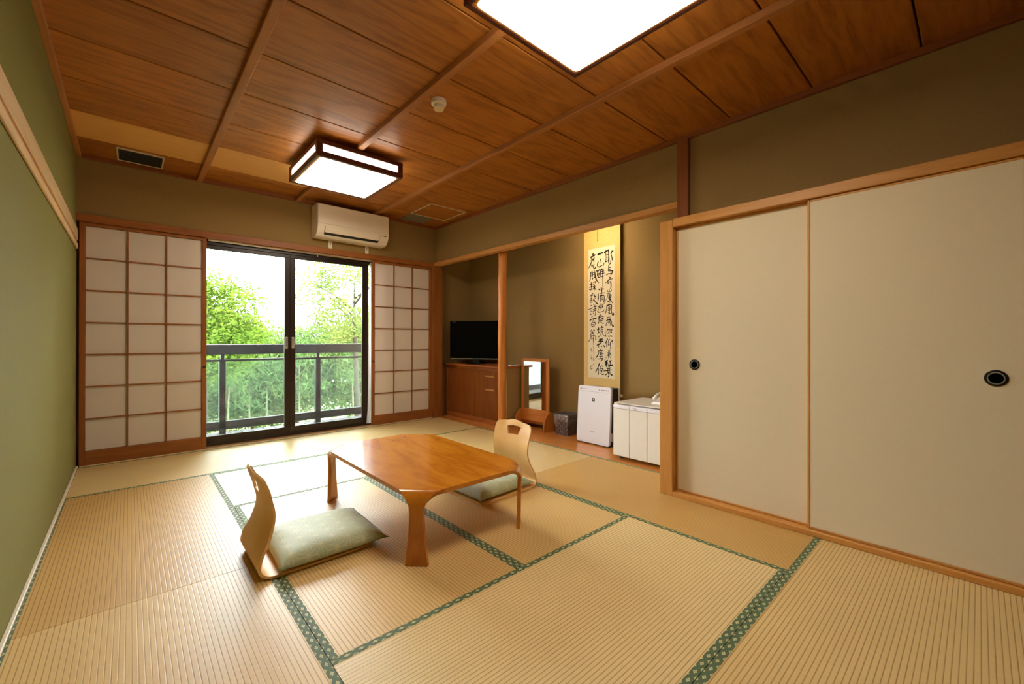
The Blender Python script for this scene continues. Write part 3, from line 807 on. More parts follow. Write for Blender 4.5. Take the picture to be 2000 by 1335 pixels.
# ------------------------------------------------------------------ waste basket
def basket():
    cx, cy = 3.835, -1.80
    r = thing('waste_basket', 'dark woven square waste basket with a clear plastic bag over its rim', 'waste basket', (cx, cy, 0))
    zt = .222
    def half(z): return .078 + (.098 - .078) * z / zt
    nc, nr = 6, 8
    for s in range(4):
        vs, fs = [], []
        ang = s * math.pi / 2; ca, sa = math.cos(ang), math.sin(ang)
        def put(u, z, out):
            h = half(z); x, y = -(h + out), u * h
            vs.append((cx + x * ca - y * sa, cy + x * sa + y * ca, z)); return len(vs) - 1
        for j in range(nr):
            for i in range(nc):
                o = .0035 if (i + j) % 2 else 0.0
                u0, u1 = -1 + 2 * i / nc, -1 + 2 * (i + 1) / nc; z0, z1 = zt * j / nr, zt * (j + 1) / nr
                g = .04; gz = .0012
                q = [put(u0 + g * .4, z0 + gz, o), put(u1 - g * .4, z0 + gz, o), put(u1 - g * .4, z1 - gz, o), put(u0 + g * .4, z1 - gz, o)]
                p = [put(u0, z0, -.003), put(u1, z0, -.003), put(u1, z1, -.003), put(u0, z1, -.003)]
                fs.append(tuple(q))
                for k in range(4): fs.append((p[k], p[(k + 1) % 4], q[(k + 1) % 4], q[k]))
        pydata('woven_side', vs, fs, M_WEAVE, r, False, recalc=False)
    box('base', cx - .076, cx + .076, cy - .076, cy + .076, 0, .006, M_WEAVE, r, 0)
    hh = half(zt) - .003
    for (xa, xb, ya, yb) in ((cx - hh - .005, cx - hh + .003, cy - hh, cy + hh), (cx + hh - .003, cx + hh + .005, cy - hh, cy + hh), (cx - hh, cx + hh, cy - hh - .005, cy - hh + .003), (cx - hh, cx + hh, cy + hh - .003, cy + hh + .005)):
        box('rim', xa, xb, ya, yb, zt - .008, zt + .002, M_WEAVE, r, .002)
    # bag skirt hanging over the rim
    vs, fs = [], []; n = 72; rows = 7; rnd = random.Random(5)
    for j in range(rows + 1):
        t = j / rows
        for k in range(n):
            a = 2 * math.pi * k / n; c, s = math.cos(a), math.sin(a); m = max(abs(c), abs(s))
            drop = .09 + .03 * math.sin(3 * a + 1) + .015 * math.sin(8 * a)
            if j == 0: z = zt - .06; rr = half(z) - .012
            elif j == 1: z = zt + .005; rr = half(zt) - .004
            else:
                tt = (j - 1) / (rows - 1); z = zt + .005 - drop * tt; rr = half(max(z, 0)) + .007 + .006 * math.sin(7 * a + 5 * tt) * tt + .004 * math.sin(13 * a)
            vs.append((cx + rr * c / m, cy + rr * s / m, z))
    for j in range(rows):
        for k in range(n): fs.append((j * n + k, j * n + (k + 1) % n, (j + 1) * n + (k + 1) % n, (j + 1) * n + k))
    pydata('bag_liner', vs, fs, M_LINER, r, True, recalc=False)
basket()

# ------------------------------------------------------------------ air purifier
def purifier():
    y0, y1 = -2.472, -2.085
    r = thing('air_purifier', 'white-fronted air purifier with dark sides below the hanging scroll', 'air purifier', (3.76, (y0 + y1) / 2, 0))
    # front slab, leaning back slightly, rounded corners; outline in (y, z)
    pts = []
    rr = .022
    for (cy, cz, a0) in ((y1 - rr, .565 - rr, 0), (y0 + rr, .565 - rr, 90), (y0 + rr, .012 + rr, 180), (y1 - rr, .012 + rr, 270)):
        for k in range(6):
            a = R(a0 + k * 18); pts.append((cy + rr * math.cos(a), cz + rr * math.sin(a)))
    lean = lambda z: 3.655 + .035 * (z / .565)
    bm = bmesh.new()
    v0 = [bm.verts.new((lean(z), y, z)) for (y, z) in pts]; v1 = [bm.verts.new((lean(z) + .028, y, z)) for (y, z) in pts]
    bm.faces.new(v0); bm.faces.new(v1)
    for i in range(len(pts)): bm.faces.new((v0[i], v0[(i + 1) % len(pts)], v1[(i + 1) % len(pts)], v1[i]))
    bmesh.ops.recalc_face_normals(bm, faces=bm.faces)
    bmesh.ops.bevel(bm, geom=[e for e in bm.edges if abs(e.verts[0].co.x - e.verts[1].co.x) < .02], offset=.004, segments=2, affect='EDGES')
    bmobj('front_panel', bm, M_PUR, r)
    prism('dark_body', [(3.686, .0), (3.85, .0), (3.83, .545), (3.722, .545)], 'y', y0 + .012, y1 - .012, M_BLACK, r, .004)
    prism('rear_cover', [(3.848, .02), (3.862, .02), (3.842, .552), (3.828, .552)], 'y', y0 + .006, y1 - .006, M_PUR, r, .003)
    prism('top_grille', [(3.72, .545), (3.832, .545), (3.830, .553), (3.722, .553)], 'y', y0 + .015, y1 - .015, M_DARKGREY, r, .002)
    fx = lambda z: lean(z) - .0006
    b = box('emblem', fx(.435) - .0004, fx(.435) + .001, -2.290, -2.258, .415, .452, M_BLACK, r, 0)
    z = .434
    vs = [(fx(z) - .0012, -2.274 + a, z + c) for (a, c) in ((.0035, .010), (-.004, .006), (-.001, .002), (-.006, -.002), (.001, -.010), (.0005, -.002), (.006, .001))]
    pydata('emblem_mark', vs, [tuple(range(7))], M_WHITE, b)
    text('maker_name', 'SHARP', .017, M_PRINT, r, (fx(.125) - .0002, -2.275, .125), (0, -1, 0), (.06, 0, 1))
    for (yy, w) in ((-2.118, .022), (-2.155, .012), (-2.178, .010), (-2.34, .014), (-2.37, .014), (-2.395, .012), (-2.42, .012), (-2.443, .014)):
        box('control_mark', fx(.535) - .0002, fx(.535) + .0008, yy - w / 2, yy + w / 2, .531, .539, M_PRINT, r, 0)
    box('control_line', fx(.512) - .0001, fx(.512) + .0008, y0 + .012, y1 - .012, .5115, .513, M_PRINT, r, 0)
    box('rating_label', 3.71, 3.73, y0 + .0112, y0 + .0125, .05, .13, M_WHITE, r, 0)
purifier()

# ------------------------------------------------------------------ refrigerator and telephone
fr = thing('mini_refrigerator', 'small white refrigerator beside the closet post', 'refrigerator', (3.63, -2.93, 0))
FY0, FY1 = -3.175, -2.69
box('body', 3.45, 3.88, FY0, FY1, .03, .475, M_FRIDGE, fr, .006)
for k in range(3):
    w = (FY1 - FY0) / 3
    ya = FY1 - (k + 1) * w; yb = FY1 - k * w
    box('door_panel', 3.405, 3.446, ya + .0008, yb - .0008, .036, .435, M_FRIDGE, fr, .003)
    box('handle_strip', 3.403, 3.446, ya + .0008, yb - .0008, .437, .468, M_PUR, fr, .003)
box('hinge_cap', 3.41, 3.45, FY1 - .045, FY1 - .005, .468, .478, M_WHITE, fr, .002)
box('top_plate', 3.42, 3.885, FY0 - .003, FY1 + .003, .475, .484, M_FRIDGE, fr, .003)
for y in (FY0 + .04, FY1 - .04): lathe('foot', [(.014, 0), (.018, .004), (.016, .031)], (3.48, y, 0), M_DARKGREY, fr, 16)
for y in (FY0 + .04, FY1 - .04): lathe('foot', [(.014, 0), (.018, .004), (.016, .031)], (3.84, y, 0), M_DARKGREY, fr, 16)
text('maker_name', 'Haier', .02, M_PRINT, fr, (3.4028, -2.905, .4525), (0, -1, 0), (0, 0, 1))

ph = thing('telephone', 'white desk telephone on top of the small refrigerator', 'telephone', (3.64, -3.04, .484))
prism('base', [(3.55, .484), (3.74, .484), (3.74, .532), (3.70, .536), (3.56, .502)], 'y', -3.14, -2.965, M_WHITE, ph, .004)
def handset():
    vs = []
    tube('handset', [(3.555, -2.992, .53), (3.60, -2.992, .555), (3.66, -2.992, .566), (3.715, -2.992, .562)], [.018, .015, .015, .020], M_WHITE, ph, 12)
handset()
box('keypad', 3.60, 3.68, -3.12, -3.04, .515, .531, M_GREY, ph, .002)

# ------------------------------------------------------------------ hanging scroll
CALLI = json.loads('''[[[146,-350,6090,-680,6230,-930,6270],[61,-510,6060,-580,5510,-450,5090],[122,-870,6230,-900,5460,-870,4930],[49,-610,5830,-840,5850],[49,-590,5560,-840,5580],[85,-450,5120,-840,5200],[97,-1410,6140,-1160,5910,-1260,5520,-1320,5160],[85,-1250,6090,-1430,6090],[61,-1100,5170,-1100,4900]],[[73,-970,4830,-1160,4890],[85,-900,4760,-840,4120],[85,-900,4490,-1160,4510],[73,-870,4300,-1160,4320],[97,-870,4140,-1320,4110,-1290,3900,-1100,3900],[73,-580,3770,-900,3870,-1290,3850],[61,-1290,3850,-1100,3680]],[[85,-970,3510,-1100,3380],[61,-810,3250,-1380,3330],[73,-1100,3490,-910,3240,-450,2960],[73,-780,3090,-840,2820],[49,-840,3030,-1070,3060,-1030,2850],[73,-1160,3160,-1160,2460,-1070,2390]],[[52,-740,2230,-770,2040],[63,-960,2260,-930,2030],[52,-1230,2230,-1180,2050],[42,-770,2030,-1210,2050],[63,-740,1860,-1180,1920],[52,-790,1850,-740,1530,-290,860],[63,-910,1750,-1180,1780],[73,-910,1610,-1230,1630],[73,-850,1430,-1230,1500],[83,-910,1310,-1180,1320],[63,-1020,1740,-1020,910],[73,-740,1020,-960,1150],[73,-1070,1280,-1370,890]],[[73,-660,700,-630,240,-430,-130],[89,-660,650,-1180,740,-1210,110,-1320,-260,-1480,-270,-1450,-80],[52,-850,500,-1070,540],[63,-850,360,-1070,400,-1070,170],[52,-820,340,-880,150,-1070,190],[63,-960,500,-990,-200],[52,-820,-50,-1130,-160]],[[52,-630,-560,-1070,-480],[52,-710,-470,-740,-790],[52,-910,-430,-940,-800],[73,-600,-840,-1020,-710],[52,-690,-880,-630,-1160,-490,-1350],[52,-740,-1030,-1020,-940],[63,-1070,-620,-1070,-990],[52,-850,-1120,-1070,-1040,-1070,-1410],[73,-910,-800,-1180,-850,-1290,-1320,-1450,-1460,-1480,-1280],[52,-520,-1300,-690,-1350]],[[63,-800,-1680,-630,-2000],[52,-830,-1770,-1070,-1730,-740,-2240],[47,-880,-1870,-960,-1910],[52,-1070,-1780,-1400,-1800],[52,-1180,-1690,-1160,-1920,-910,-2190],[63,-1160,-1920,-1290,-2100],[63,-520,-2330,-580,-2470],[52,-850,-2380,-910,-2490,-1070,-2380],[73,-1070,-2380,-1350,-2450]],[[73,-770,-2650,-470,-3170],[83,-660,-2980,-660,-3540],[63,-880,-2790,-850,-3300,-1020,-3210],[57,-1020,-2700,-910,-2840],[73,-1130,-2980,-1350,-2890,-1320,-3120],[73,-1100,-2980,-1100,-3720]],[[63,-830,-3850,-1020,-3780],[52,-860,-3970,-970,-3960],[63,-740,-4110,-1080,-4010],[42,-1020,-3820,-860,-4200,-350,-4870],[63,-880,-4240,-860,-4660],[63,-910,-4270,-1160,-4210,-1130,-4650],[42,-970,-4380,-1080,-4350],[42,-940,-4500,-1080,-4470]],[[125,-750,-4850,-470,-5140,-750,-5080],[104,-750,-5130,-470,-5330],[104,-660,-5230,-630,-5550],[73,-470,-5470,-520,-5370],[63,-860,-5220,-800,-5360],[94,-970,-4940,-1240,-4880],[94,-1080,-4930,-1080,-5350],[125,-860,-5450,-1400,-5290]],[[63,-690,-5740,-1130,-5620],[63,-800,-5590,-830,-5780],[63,-1020,-5540,-1020,-5810],[83,-330,-5970,-750,-5880,-1300,-5800],[73,-770,-5830,-800,-6100],[63,-1020,-5810,-1020,-6050],[73,-750,-6130,-1130,-6040],[94,-910,-6050,-910,-6470,-800,-6480],[83,-470,-6360,-750,-6200],[94,-1020,-6180,-1300,-6310,-1190,-6340]],[[146,480,6000,150,6080,-180,6100],[55,-120,6100,210,5890]],[[73,110,5530,210,5020],[85,410,5260,520,4890,280,4720,-150,4860],[61,-190,5070,-320,5000,-190,4690]],[[97,150,4460,480,4280],[97,480,4390,510,3780],[85,450,4270,150,4350,140,3630],[61,410,4050,150,4070],[67,410,3880,150,3900],[85,480,3720,140,3550],[85,50,4390,-320,4450],[73,-50,4490,-150,4030],[79,10,4160,-350,4230],[91,50,3950,-380,4010],[79,80,3680,-380,3730],[61,-170,4250,-160,2610]],[[104,340,2420,160,2310],[104,20,2530,-60,2200],[115,-180,2470,-230,2320],[104,390,1950,420,1190],[63,220,1940,-460,2020],[63,-60,2200,-10,1820],[63,160,1790,-290,1800],[73,110,1740,110,1080],[73,80,1690,-320,1710,-320,1140,-180,1060],[47,50,1500,-240,1500],[47,50,1330,-240,1340]],[[83,50,930,50,320],[63,220,750,280,520,100,560],[63,-120,870,-90,590,-240,540],[52,-240,730,-10,500],[73,360,430,450,150,280,50,-180,120],[52,-350,300,-240,70],[52,390,570,220,710]],[[73,100,-200,360,-470,100,-430],[73,130,-430,420,-710],[73,280,-620,300,-950],[94,420,-1130,330,-950],[52,-10,-250,100,-480],[63,-10,-390,-240,-400,-120,-630],[57,50,-620,-240,-640,-180,-770,50,-810],[73,50,-670,70,-950,-180,-1100,-320,-1060]],[[89,360,-1510,360,-2080],[73,530,-1750,160,-1660],[63,500,-2130,160,-1990],[83,-10,-1380,-130,-1480],[63,100,-1570,-240,-1530],[57,50,-1760,-180,-1710,-180,-1900],[52,50,-1760,40,-1950,-180,-1920],[52,-10,-1990,100,-2270,450,-2580],[52,-150,-1970,-180,-2280,-460,-2370,-460,-1720]],[[115,160,-2650,220,-2790],[104,270,-2790,-180,-2700],[115,360,-2980,-240,-2930],[94,40,-2750,100,-3120],[115,560,-3360,40,-3120],[83,270,-2840,-70,-3030],[83,360,-3460,330,-3550],[73,40,-3410,-70,-3500],[83,-300,-3360,-410,-3540]],[[104,100,-3750,40,-3840],[83,390,-3940,-180,-3840],[83,330,-3990,390,-4280,730,-4740],[63,160,-4080,-130,-4030],[52,100,-4080,40,-4220],[73,210,-4270,-240,-4210],[73,40,-4030,40,-4740],[63,270,-4510,-180,-4450],[68,360,-4770,-180,-4680,100,-5020]],[[89,240,-5220,440,-5650,730,-6150],[83,390,-5700,380,-6410],[63,100,-5500,210,-5690],[73,-40,-5440,-190,-5530],[63,40,-5630,270,-5930],[73,-20,-5680,-240,-5860,-190,-6090],[63,180,-5970,180,-6260],[73,100,-5920,-70,-5960,40,-6250,-240,-6320,-300,-6230]],[[158,1060,6190,1030,5990],[122,1370,5850,750,6040],[85,1270,5830,1300,5270,1690,4650],[61,1100,5690,1170,5370],[67,990,5740,1030,5350],[49,930,5730,920,5280],[49,1100,5530,820,5770],[61,1300,5050,1170,4750],[85,1100,5020,960,4670,720,4690,720,4860],[61,960,5120,890,4990]],[[85,1340,4270,1370,3760],[73,1300,4260,1130,4300,1130,3740],[49,1300,4090,1160,4100],[49,1300,3920,1160,3940],[73,1370,3650,1510,3380],[61,1160,3680,1090,3450],[61,1030,4170,620,4290],[73,920,4500,890,3710],[61,1030,4000,680,4020],[73,1060,3620,680,3740],[103,820,4260,680,3520,350,3070],[73,680,4410,550,4280]],[[85,1270,3250,1270,2460,1580,2540],[73,1480,2980,1090,3060],[61,1550,2710,1090,2810],[73,1030,3160,750,3250,820,3030],[67,990,3050,1030,2890],[73,1090,2720,720,2770],[85,890,2930,890,2370],[61,920,2650,1160,2450],[73,850,2650,720,2380]],[[63,1040,2050,1330,1880],[63,1390,1790,980,1900],[52,1210,1970,1210,1150],[63,1210,1630,1510,1360],[57,1210,1440,1390,1260,1390,1070],[63,920,1800,680,1640,800,1510],[52,860,1940,920,1510,1330,1060],[89,980,1420,740,1120,390,860]],[[83,970,940,920,800],[73,1330,820,1210,770],[63,1630,400,1030,560],[52,1390,290,1210,330],[52,1420,150,1210,190],[63,1390,0,1390,-140,1210,-100],[73,970,660,570,680],[63,800,790,800,410],[63,1030,370,620,440],[52,1090,180,680,260],[63,740,310,740,-170,860,-210],[63,1030,40,970,-110]],[[89,1480,-790,1210,-630,620,-560],[52,970,-640,1210,-1010],[63,1270,-1010,1270,-1350],[63,1240,-1040,800,-980,830,-1360],[52,1240,-1210,860,-1190],[63,1240,-1400,860,-1380],[42,1270,-430,970,-250]],[[63,1210,-1740,1390,-1930],[63,1210,-1830,1090,-1930],[52,910,-1690,1030,-1880],[63,910,-1790,800,-1840],[52,1330,-2020,910,-1980],[47,1150,-2030,1090,-2120],[52,1300,-2170,970,-2120,1000,-2310],[63,1330,-2170,1360,-2600,1630,-3010],[63,1300,-2410,800,-2360,710,-2700,820,-2840],[52,1210,-2460,1210,-2840],[63,1000,-2410,1000,-3320],[52,1270,-2650,850,-2600]],[[31,1030,-3480,970,-3760],[36,1330,-3630,1210,-3720],[42,1380,-3770,1210,-3820,1330,-4010],[42,1210,-4010,1210,-4100],[31,1030,-3860,1030,-4050],[31,970,-4050,910,-4190],[31,940,-4240,910,-4340],[36,1320,-4400,1270,-4490],[36,1380,-4640,1210,-4590,1210,-4920],[36,1320,-4730,1150,-4680],[31,1030,-4630,1030,-5010],[31,970,-4720,850,-5010],[31,970,-4430,910,-4530],[31,970,-5300,1030,-5400,850,-5340],[42,1200,-5480,1380,-5700,1320,-5840,1030,-5730],[36,1150,-5500,1030,-5540]]]''')
sc = thing('hanging_scroll', 'tall gold-bordered hanging scroll with black brush calligraphy', 'hanging scroll', (3.905, -2.21, .46))
SY0, SY1 = -2.432, -1.985
def cloth():
    n = 20; vs, fs = [], []
    for j in range(n + 1):
        z = .47 + (2.26 - .47) * j / n; w = .006 * math.sin(j / n * math.pi * 1.2)
        for (y, x) in ((SY0, 3.900), (SY1, 3.900), (SY1, 3.904), (SY0, 3.904)): vs.append((x, y, z))
    for j in range(n):
        for k in range(4): fs.append((j * 4 + k, j * 4 + (k + 1) % 4, j * 4 + 4 + (k + 1) % 4, j * 4 + 4 + k))
    fs.append((0, 1, 2, 3)); fs.append(tuple(n * 4 + k for k in range(4)))
    return pydata('brocade_mount', vs, fs, M_GOLD, sc)
cloth()
paper = box('writing_paper', 3.8988, 3.9002, -2.372, -2.042, .63, 1.968, M_SCROLL, sc, 0)
lathe('bottom_roller', [(.013, -.222), (.013, .222)], (3.902, -2.2085, .47), M_GOLD, sc, 16, 'y')
for s in (-1, 1): lathe('roller_knob', [(.006, -.014), (.014, -.012), (.016, 0), (.014, .012), (.006, .014)], (3.902, -2.2085 + s * .238, .47), M_KNOB, sc, 20, 'y')
lathe('top_rod', [(.008, -.225), (.008, .225)], (3.904, -2.2085, 2.262), W_CAB['y'], sc, 12, 'y')
box('hanging_strip', 3.8985, 3.9, -2.178, -2.150, 2.035, 2.262, M_GOLD, sc, 0)
tube('tassel_cord', [(3.896, -2.158, 2.26), (3.896, -2.158, 2.06), (3.896, -2.160, 2.04)], [.002, .002, .0045], M_CORD, sc, 6)
tube('hanging_cord', [(3.905, -2.36, 2.265), (3.93, -2.2085, 2.36), (3.905, -2.06, 2.265)], .003, M_CORD, sc, 6)
def catmull(pts, k=5):
    P = [Vector(p) for p in pts]; out = []
    for i in range(len(P) - 1):
        p0, p1, p2, p3 = P[max(i - 1, 0)], P[i], P[i + 1], P[min(i + 2, len(P) - 1)]
        for m in range(k):
            t = m / k; out.append(.5 * ((2 * p1) + (p2 - p0) * t + (2 * p0 - 5 * p1 + 4 * p2 - p3) * t * t + (3 * p1 - p0 - 3 * p2 + p3) * t ** 3))
    out.append(P[-1]); return out
for ch in CALLI:
    vs, fs = [], []
    for si, s in enumerate(ch):
        w = s[0] * 1.35e-4; pts = [(s[1 + 2 * i] * 1e-4 - 2.21, s[2 + 2 * i] * 1e-4 + 1.3) for i in range((len(s) - 1) // 2)]
        q = catmull(pts); n = len(q); base = len(vs); xx = 3.8984 - .00004 * si
        for i, p in enumerate(q):
            d = q[min(i + 1, n - 1)] - q[max(i - 1, 0)]
            d = d.normalized() if d.length > 1e-9 else Vector((1, 0))
            nn = Vector((-d.y, d.x)); t = i / (n - 1)
            ww = w * (.5 + .12 * math.sin(t * 9 + si) - .22 * t ** 3 - .12 * (1 - t) ** 8)
            vs.append((xx, p.x + nn.x * ww, p.y + nn.y * ww)); vs.append((xx, p.x - nn.x * ww, p.y - nn.y * ww))
            if i in (0, n - 1):
                pass
        for i in range(n - 1): a = base + 2 * i; fs.append((a, a + 1, a + 3, a + 2))
        for (i, sg) in ((0, -1), (n - 1, 1)):      # round ends
            d = (q[min(i + 1, n - 1)] - q[max(i - 1, 0)]).normalized() * sg; a, b = base + 2 * i, base + 2 * i + 1
            ww = (Vector(vs[a]) - Vector(vs[b])).length / 2; tip = q[i] + d * ww * .9
            vs.append((xx, tip.x, tip.y)); fs.append((a, b, len(vs) - 1))
    pydata('brush_character', vs, fs, M_INK, paper, False)

# alcove lamp tucked behind the beam
al = thing('alcove_lamp', 'small warm lamp tucked behind the alcove beam above the scroll', 'lamp', (3.45, -2.25, 2.12))
box('housing', RX + .1, RX + .17, -2.48, -2.02, 2.13, 2.19, M_WHITE, al, .004)
lathe('tube', [(.011, -.2), (.011, .2)], (RX + .15, -2.25, 2.115), M_TUBE, al, 12, 'y')

# ------------------------------------------------------------------ air conditioner
def aircon():
    x0, x1 = 1.762, 2.545
    r = thing('air_conditioner', 'cream wall air conditioner above the sliding glass door', 'air conditioner', (2.153, -.1, 2.1))
    zt, zb = 2.448, 2.108
    body = [(0, zt), (-.185, zt), (-.198, zt - .01), (-.205, zt - .03), (-.205, 2.215), (-.196, 2.18), (-.175, 2.148), (-.14, 2.118), (-.11, zb), (0, zb)]
    prism('casing', [(a, b) for a, b in body], 'x', x0, x1, M_CREAM, r, .003)
    box('front_panel', x0 + .002, x1 - .002, -.212, -.2035, 2.235, zt - .012, M_CREAM, r, .004)
    # louvre flap follows the lower curve
    prism('louvre_flap', [(-.2085, 2.212), (-.2055, 2.21), (-.196, 2.176), (-.181, 2.152), (-.186, 2.152), (-.202, 2.178)], 'x', x0 + .075, x1 - .115, M_CREAM, r)
    prism('air_slot', [(-.182, 2.152), (-.170, 2.150), (-.158, 2.131), (-.170, 2.139)], 'x', x0 + .075, x1 - .115, M_BLACK, r)
    for xx in (x0 + .071, x1 - .115): prism('flap_gap', [(-.2065, 2.210), (-.196, 2.210), (-.165, 2.14), (-.185, 2.148), (-.2025, 2.178)], 'x', xx, xx + .004, M_DARKGREY, r)
    for (xa, w) in ((x1 - .092, .008), (x1 - .078, .008), (x1 - .06, .03)):
        box('indicator_mark', xa, xa + w, -.2065, -.2045, 2.185 + .02, 2.193 + .02, M_DARKGREY, r, 0)
    for x in (1.955, 2.37):
        b = box('wall_bracket', x - .02, x + .02, -.006, 0, 2.024, 2.115, M_CREAM, r, .001)
        box('bracket_slot', x - .003, x + .003, -.0066, -.0056, 2.06, 2.10, M_DARKGREY, b, 0)
    box('pipe_cover', x1 - .085, x1 - .045, -.11, -.05, zt - .001, 2.4645, M_GREY, r, .002)
aircon()

# ------------------------------------------------------------------ ceiling fittings
sd = thing('smoke_detector', 'round ivory smoke detector on the wooden ceiling', 'smoke detector', (1.735, -2.56, 2.44))
lathe('base_ring', [(.001, 2.5), (.046, 2.5), (.047, 2.486), (.046, 2.474), (.040, 2.470), (.001, 2.470)], (1.735, -2.56, 0), M_CREAM, sd, 36)
lathe('sensor_cap', [(.001, 2.472), (.030, 2.472), (.030, 2.452), (.033, 2.448), (.030, 2.443), (.001, 2.442)], (1.735, -2.56, 0), M_KNOB, sd, 36)
def vent(x0, x1, y0, y1, name, label, cat, fill, fmat, f=.012):
    r = thing(name, label, cat, ((x0 + x1) / 2, (y0 + y1) / 2, 2.49))
    for (xa, xb, ya, yb) in ((x0, x1, y0, y0 + f), (x0, x1, y1 - f, y1), (x0, x0 + f, y0 + f, y1 - f), (x1 - f, x1, y0 + f, y1 - f)):
        box('frame', xa, xb, ya, yb, 2.490, 2.4995, fmat, r, .001)
    if fill: box('grille', x0 + f, x1 - f, y0 + f, y1 - f, 2.495, 2.4995, fill, r, 0)
    return r
v = vent(.237, .525, -.36, -.065, 'ceiling_vent', 'dark rectangular ceiling vent in the corner above the left shoji screen', 'vent', M_DARKGREY, M_KNOB, .010)
for k in range(9): box('louvre', .255, .507, -.335 + k * .03, -.325 + k * .03, 2.491, 2.496, M_DARKGREY, v, 0)
v = vent(2.76, 3.06, -.345, -.075, 'ceiling_vent', 'grey square ceiling vent beside the access hatch', 'vent', M_GREY, M_GREY, .012)
vent(2.74, 3.20, -.82, -.365, 'access_hatch', 'thin metal-framed access hatch in the ceiling near the far corner', 'hatch', W_CEIL, M_KNOB, .008)

# ------------------------------------------------------------------ balcony
bd = thing('balcony_deck', 'wet grey slatted balcony deck outside the glass door', 'deck', (1.7, .62, -.06))
x = -1.0; k = 0
while x < 4.6:
    box('deck_plank', x, x + .108, .165, 1.09, -.085, -.055, M_DECK, bd, .003); x += .115
S('balcony_slab', -1.2, 4.8, .16, 1.16, -.3, -.088, M_GREY, bev=0)
S('unseen_balcony_roof', -1.2, 4.8, .16, 1.4, 2.62, 2.75, M_CREAM, bev=0)  # out-of-view roof, added to shade the deck and railing from the sky
rl = thing('balcony_railing', 'dark balcony railing with glass panels beyond the sliding door', 'railing', (1.7, .95, -.06))
box('handrail', -1.2, 4.8, .90, .99, .85, .965, M_RAIL, rl, .008)
box('upper_bar', -1.2, 4.8, .93, .965, .771, .796, M_RAIL, rl, .003)
box('bottom_bar', -1.2, 4.8, .925, .975, .0, .095, M_RAIL, rl, .004)
px = [-.97, .065, 1.095, 2.125, 3.155, 4.185]
for p in px:
    box('post', p - .033, p + .033, .925, .98, -.055, .771, M_RAIL, rl, .004); box('post_top', p - .02, p + .02, .93, .97, .796, .85, M_RAIL, rl, .003)
for a, b in zip(px[:-1], px[1:]): box('glass_panel', a + .033, b - .033, .948, .953, .095, .771, M_RGLASS, rl, 0)

# ------------------------------------------------------------------ trees outside
S('ground', -30, 40, 1.2, 45, -4.2, -4.0, M_GROUND, bev=0)
def leaves(name, cen, rad, ncl, nl, size, mat, parent, seed, spread=.22, shell=.35, droop=0.0):
    g = np.random.default_rng(seed)
    d = g.normal(size=(ncl, 3)); d /= np.linalg.norm(d, axis=1)[:, None]
    rr = (shell + (1 - shell) * g.random(ncl)) ** .7
    cc = np.array(cen) + d * rr[:, None] * np.array(rad)
    n = ncl * nl
    c = np.repeat(cc, nl, 0) + g.normal(size=(n, 3)) * np.array((spread, spread, spread * .55)) * np.array(rad).mean()
    a = g.normal(size=(n, 3)); a[:, 2] = a[:, 2] * .5 - droop; a /= np.linalg.norm(a, axis=1)[:, None]
    b = np.cross(a, g.normal(size=(n, 3))); b /= np.linalg.norm(b, axis=1)[:, None]
    s = size * (.6 + .8 * g.random(n))[:, None]
    asp = .42 if droop == 0 else .16
    V = np.stack([c - a * s, c + b * s * asp, c + a * s, c - b * s * asp], 1).reshape(-1, 3)
    ctr = np.array(cen); V = V - ctr
    me = bpy.data.meshes.new(name)
    me.vertices.add(4 * n); me.vertices.foreach_set('co', V.astype(np.float32).ravel())
    me.loops.add(4 * n); me.loops.foreach_set('vertex_index', np.arange(4 * n, dtype=np.int32))
    me.polygons.add(n); me.polygons.foreach_set('loop_start', np.arange(0, 4 * n, 4, dtype=np.int32)); 
    me.update(calc_edges=True); setmat(me, mat)
    return link(name, me, tuple(cen), parent, kind='stuff')
def tree(loc, cen, rad, ncl, nl, size, mi_, seed, label, group=None, shell=.3, spread=.22, droop=0.0, name='broadleaf_tree'):
    r = thing(name, label, 'tree', (loc[0], loc[1], -4.0), group=group)
    rnd = random.Random(seed)
    top = (cen[0], cen[1], cen[2] + rad[2] * .3)
    tube('trunk', [(loc[0], loc[1], -4.0), (loc[0] * .6 + cen[0] * .4 + .08, loc[1], -1.5), (cen[0], cen[1], cen[2] - rad[2] * .5), top], [.09, .07, .045, .012], M_BARK, r, 10)
    for k in range(6):
        a = k * 1.05 + rnd.random(); z0 = cen[2] - rad[2] * (.6 - .12 * k)
        e = (cen[0] + rad[0] * .75 * math.cos(a), cen[1] + rad[1] * .75 * math.sin(a), z0 + rad[2] * .45)
        tube('branch', [(cen[0], cen[1], z0), ((cen[0] + e[0]) / 2, (cen[1] + e[1]) / 2, z0 + rad[2] * .28), e], [.03, .02, .006], M_BARK, r, 6)
    leaves('foliage', cen, rad, ncl, nl, size, M_LEAF[mi_], r, seed, spread, shell, droop)
    return r
tree((1.2, 5.0, 0), (1.35, 4.9, 1.25), (.95, .9, .95), 170, 190, .036, 0, 1, 'bright green maple at the left of the glass door, nearest the railing', spread=.2)
tree((4.4, 5.2, 0), (4.25, 5.1, 2.0), (1.3, .9, 1.25), 120, 90, .040, 3, 2, 'loose pale-leaved tree rising at the right of the glass door', shell=.45, spread=.15)
G = 'trees beyond the balcony'
bl = 'green leafy tree in the hazy wood beyond the balcony railing'
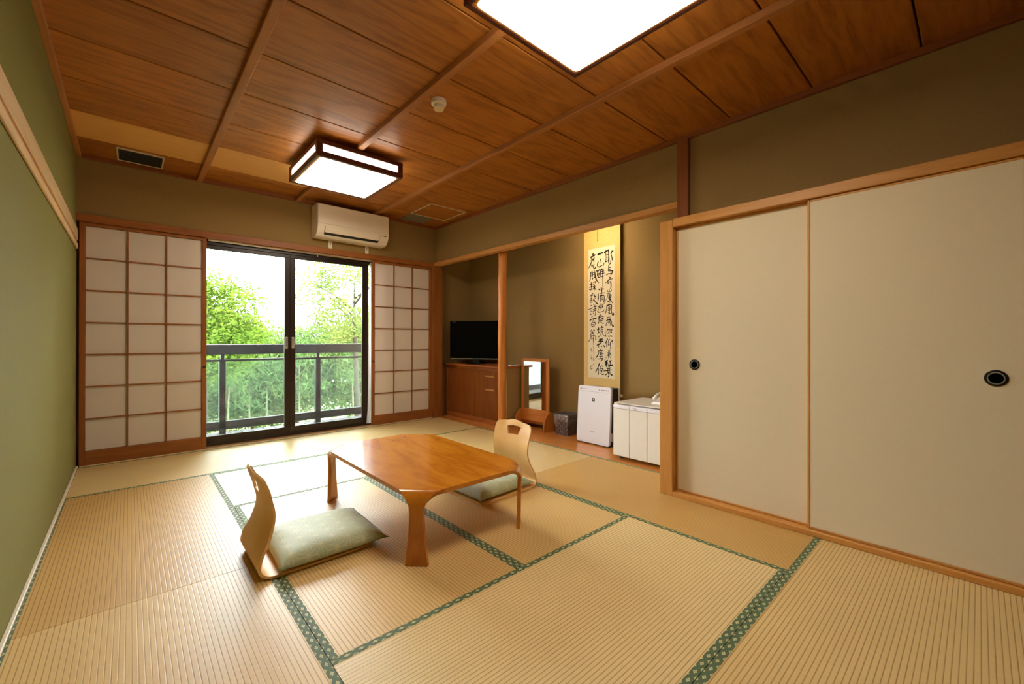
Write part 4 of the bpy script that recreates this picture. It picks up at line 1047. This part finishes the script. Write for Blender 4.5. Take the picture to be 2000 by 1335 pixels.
spots = [(-2.6, 8.2, 1.4, 1.7), (-.6, 7.6, 1.0, 1.5), (1.3, 8.6, .7, 1.5), (2.6, 7.8, .55, 1.3), (3.8, 8.2, .75, 1.4), (5.2, 7.6, 1.0, 1.5), (6.6, 7.9, 1.5, 1.7), (8.6, 8.5, 1.8, 1.9)]
for k, (x, y, z, q) in enumerate(spots):
    tree((x, y, 0), (x, y, z - .7), (q, 1.1, q * .95), 140, 120, .05, 2 if k % 2 else 3, 20 + k, bl, G, shell=.25, spread=.2)
def bamboo(x, y, h, seed, label):
    r = thing('bamboo', label, 'bamboo', (x, y, -4.0), group='bamboo stems beyond the railing')
    pts, rad = [], []; z = -4.0; rnd = random.Random(seed); lean = rnd.uniform(-.12, .12)
    while z < h:
        for dz, rr in ((0, .034), (.012, .029), (.14, .028), (.268, .029)):
            pts.append((x + lean * ((z + dz + 4) / 5) ** 2, y, z + dz)); rad.append(rr * (1 - .45 * (z + 4) / (h + 4)))
        z += .28
    tube('culm', pts, rad, M_CULM, r, 8)
    leaves('foliage', (x + lean, y, h - .2), (.7, .6, .9), 50, 50, .085, M_LEAF[1], r, seed, .24, .2, .9)
bls = 'slender pale bamboo stem with drooping leaves beyond the railing'
for k, (x, y, h) in enumerate([(2.35, 6.3, .7), (2.72, 6.5, .9), (1.85, 6.1, .6), (1.2, 6.6, 1.0), (3.35, 6.2, .55), (3.9, 6.6, .9), (4.7, 6.2, .8), (0.3, 6.3, .8), (5.6, 6.5, 1.0)]):
    bamboo(x, y, h, 60 + k, bls)
def shrub(x, y, z, q, seed, mi_, label, g='shrubs below the railing'):
    r = thing('shrub', label, 'shrub', (x, y, -4.0), group=g)
    tube('stem', [(x, y, -4.0), (x + .05, y, z - q * .4), (x, y, z)], [.05, .04, .02], M_BARK, r, 6)
    leaves('foliage', (x, y, z), (q * 1.15, q * .8, q * .75), 70, 70, .06, M_LEAF[mi_], r, seed, .22, .2, .5)
for k in range(9):
    shrub(-.9 + k * .72, 3.9 + .35 * (k % 2), -1.25 - .12 * (k % 3), .75, 80 + k, 1, 'pale bamboo-leaved shrub seen through the railing glass')
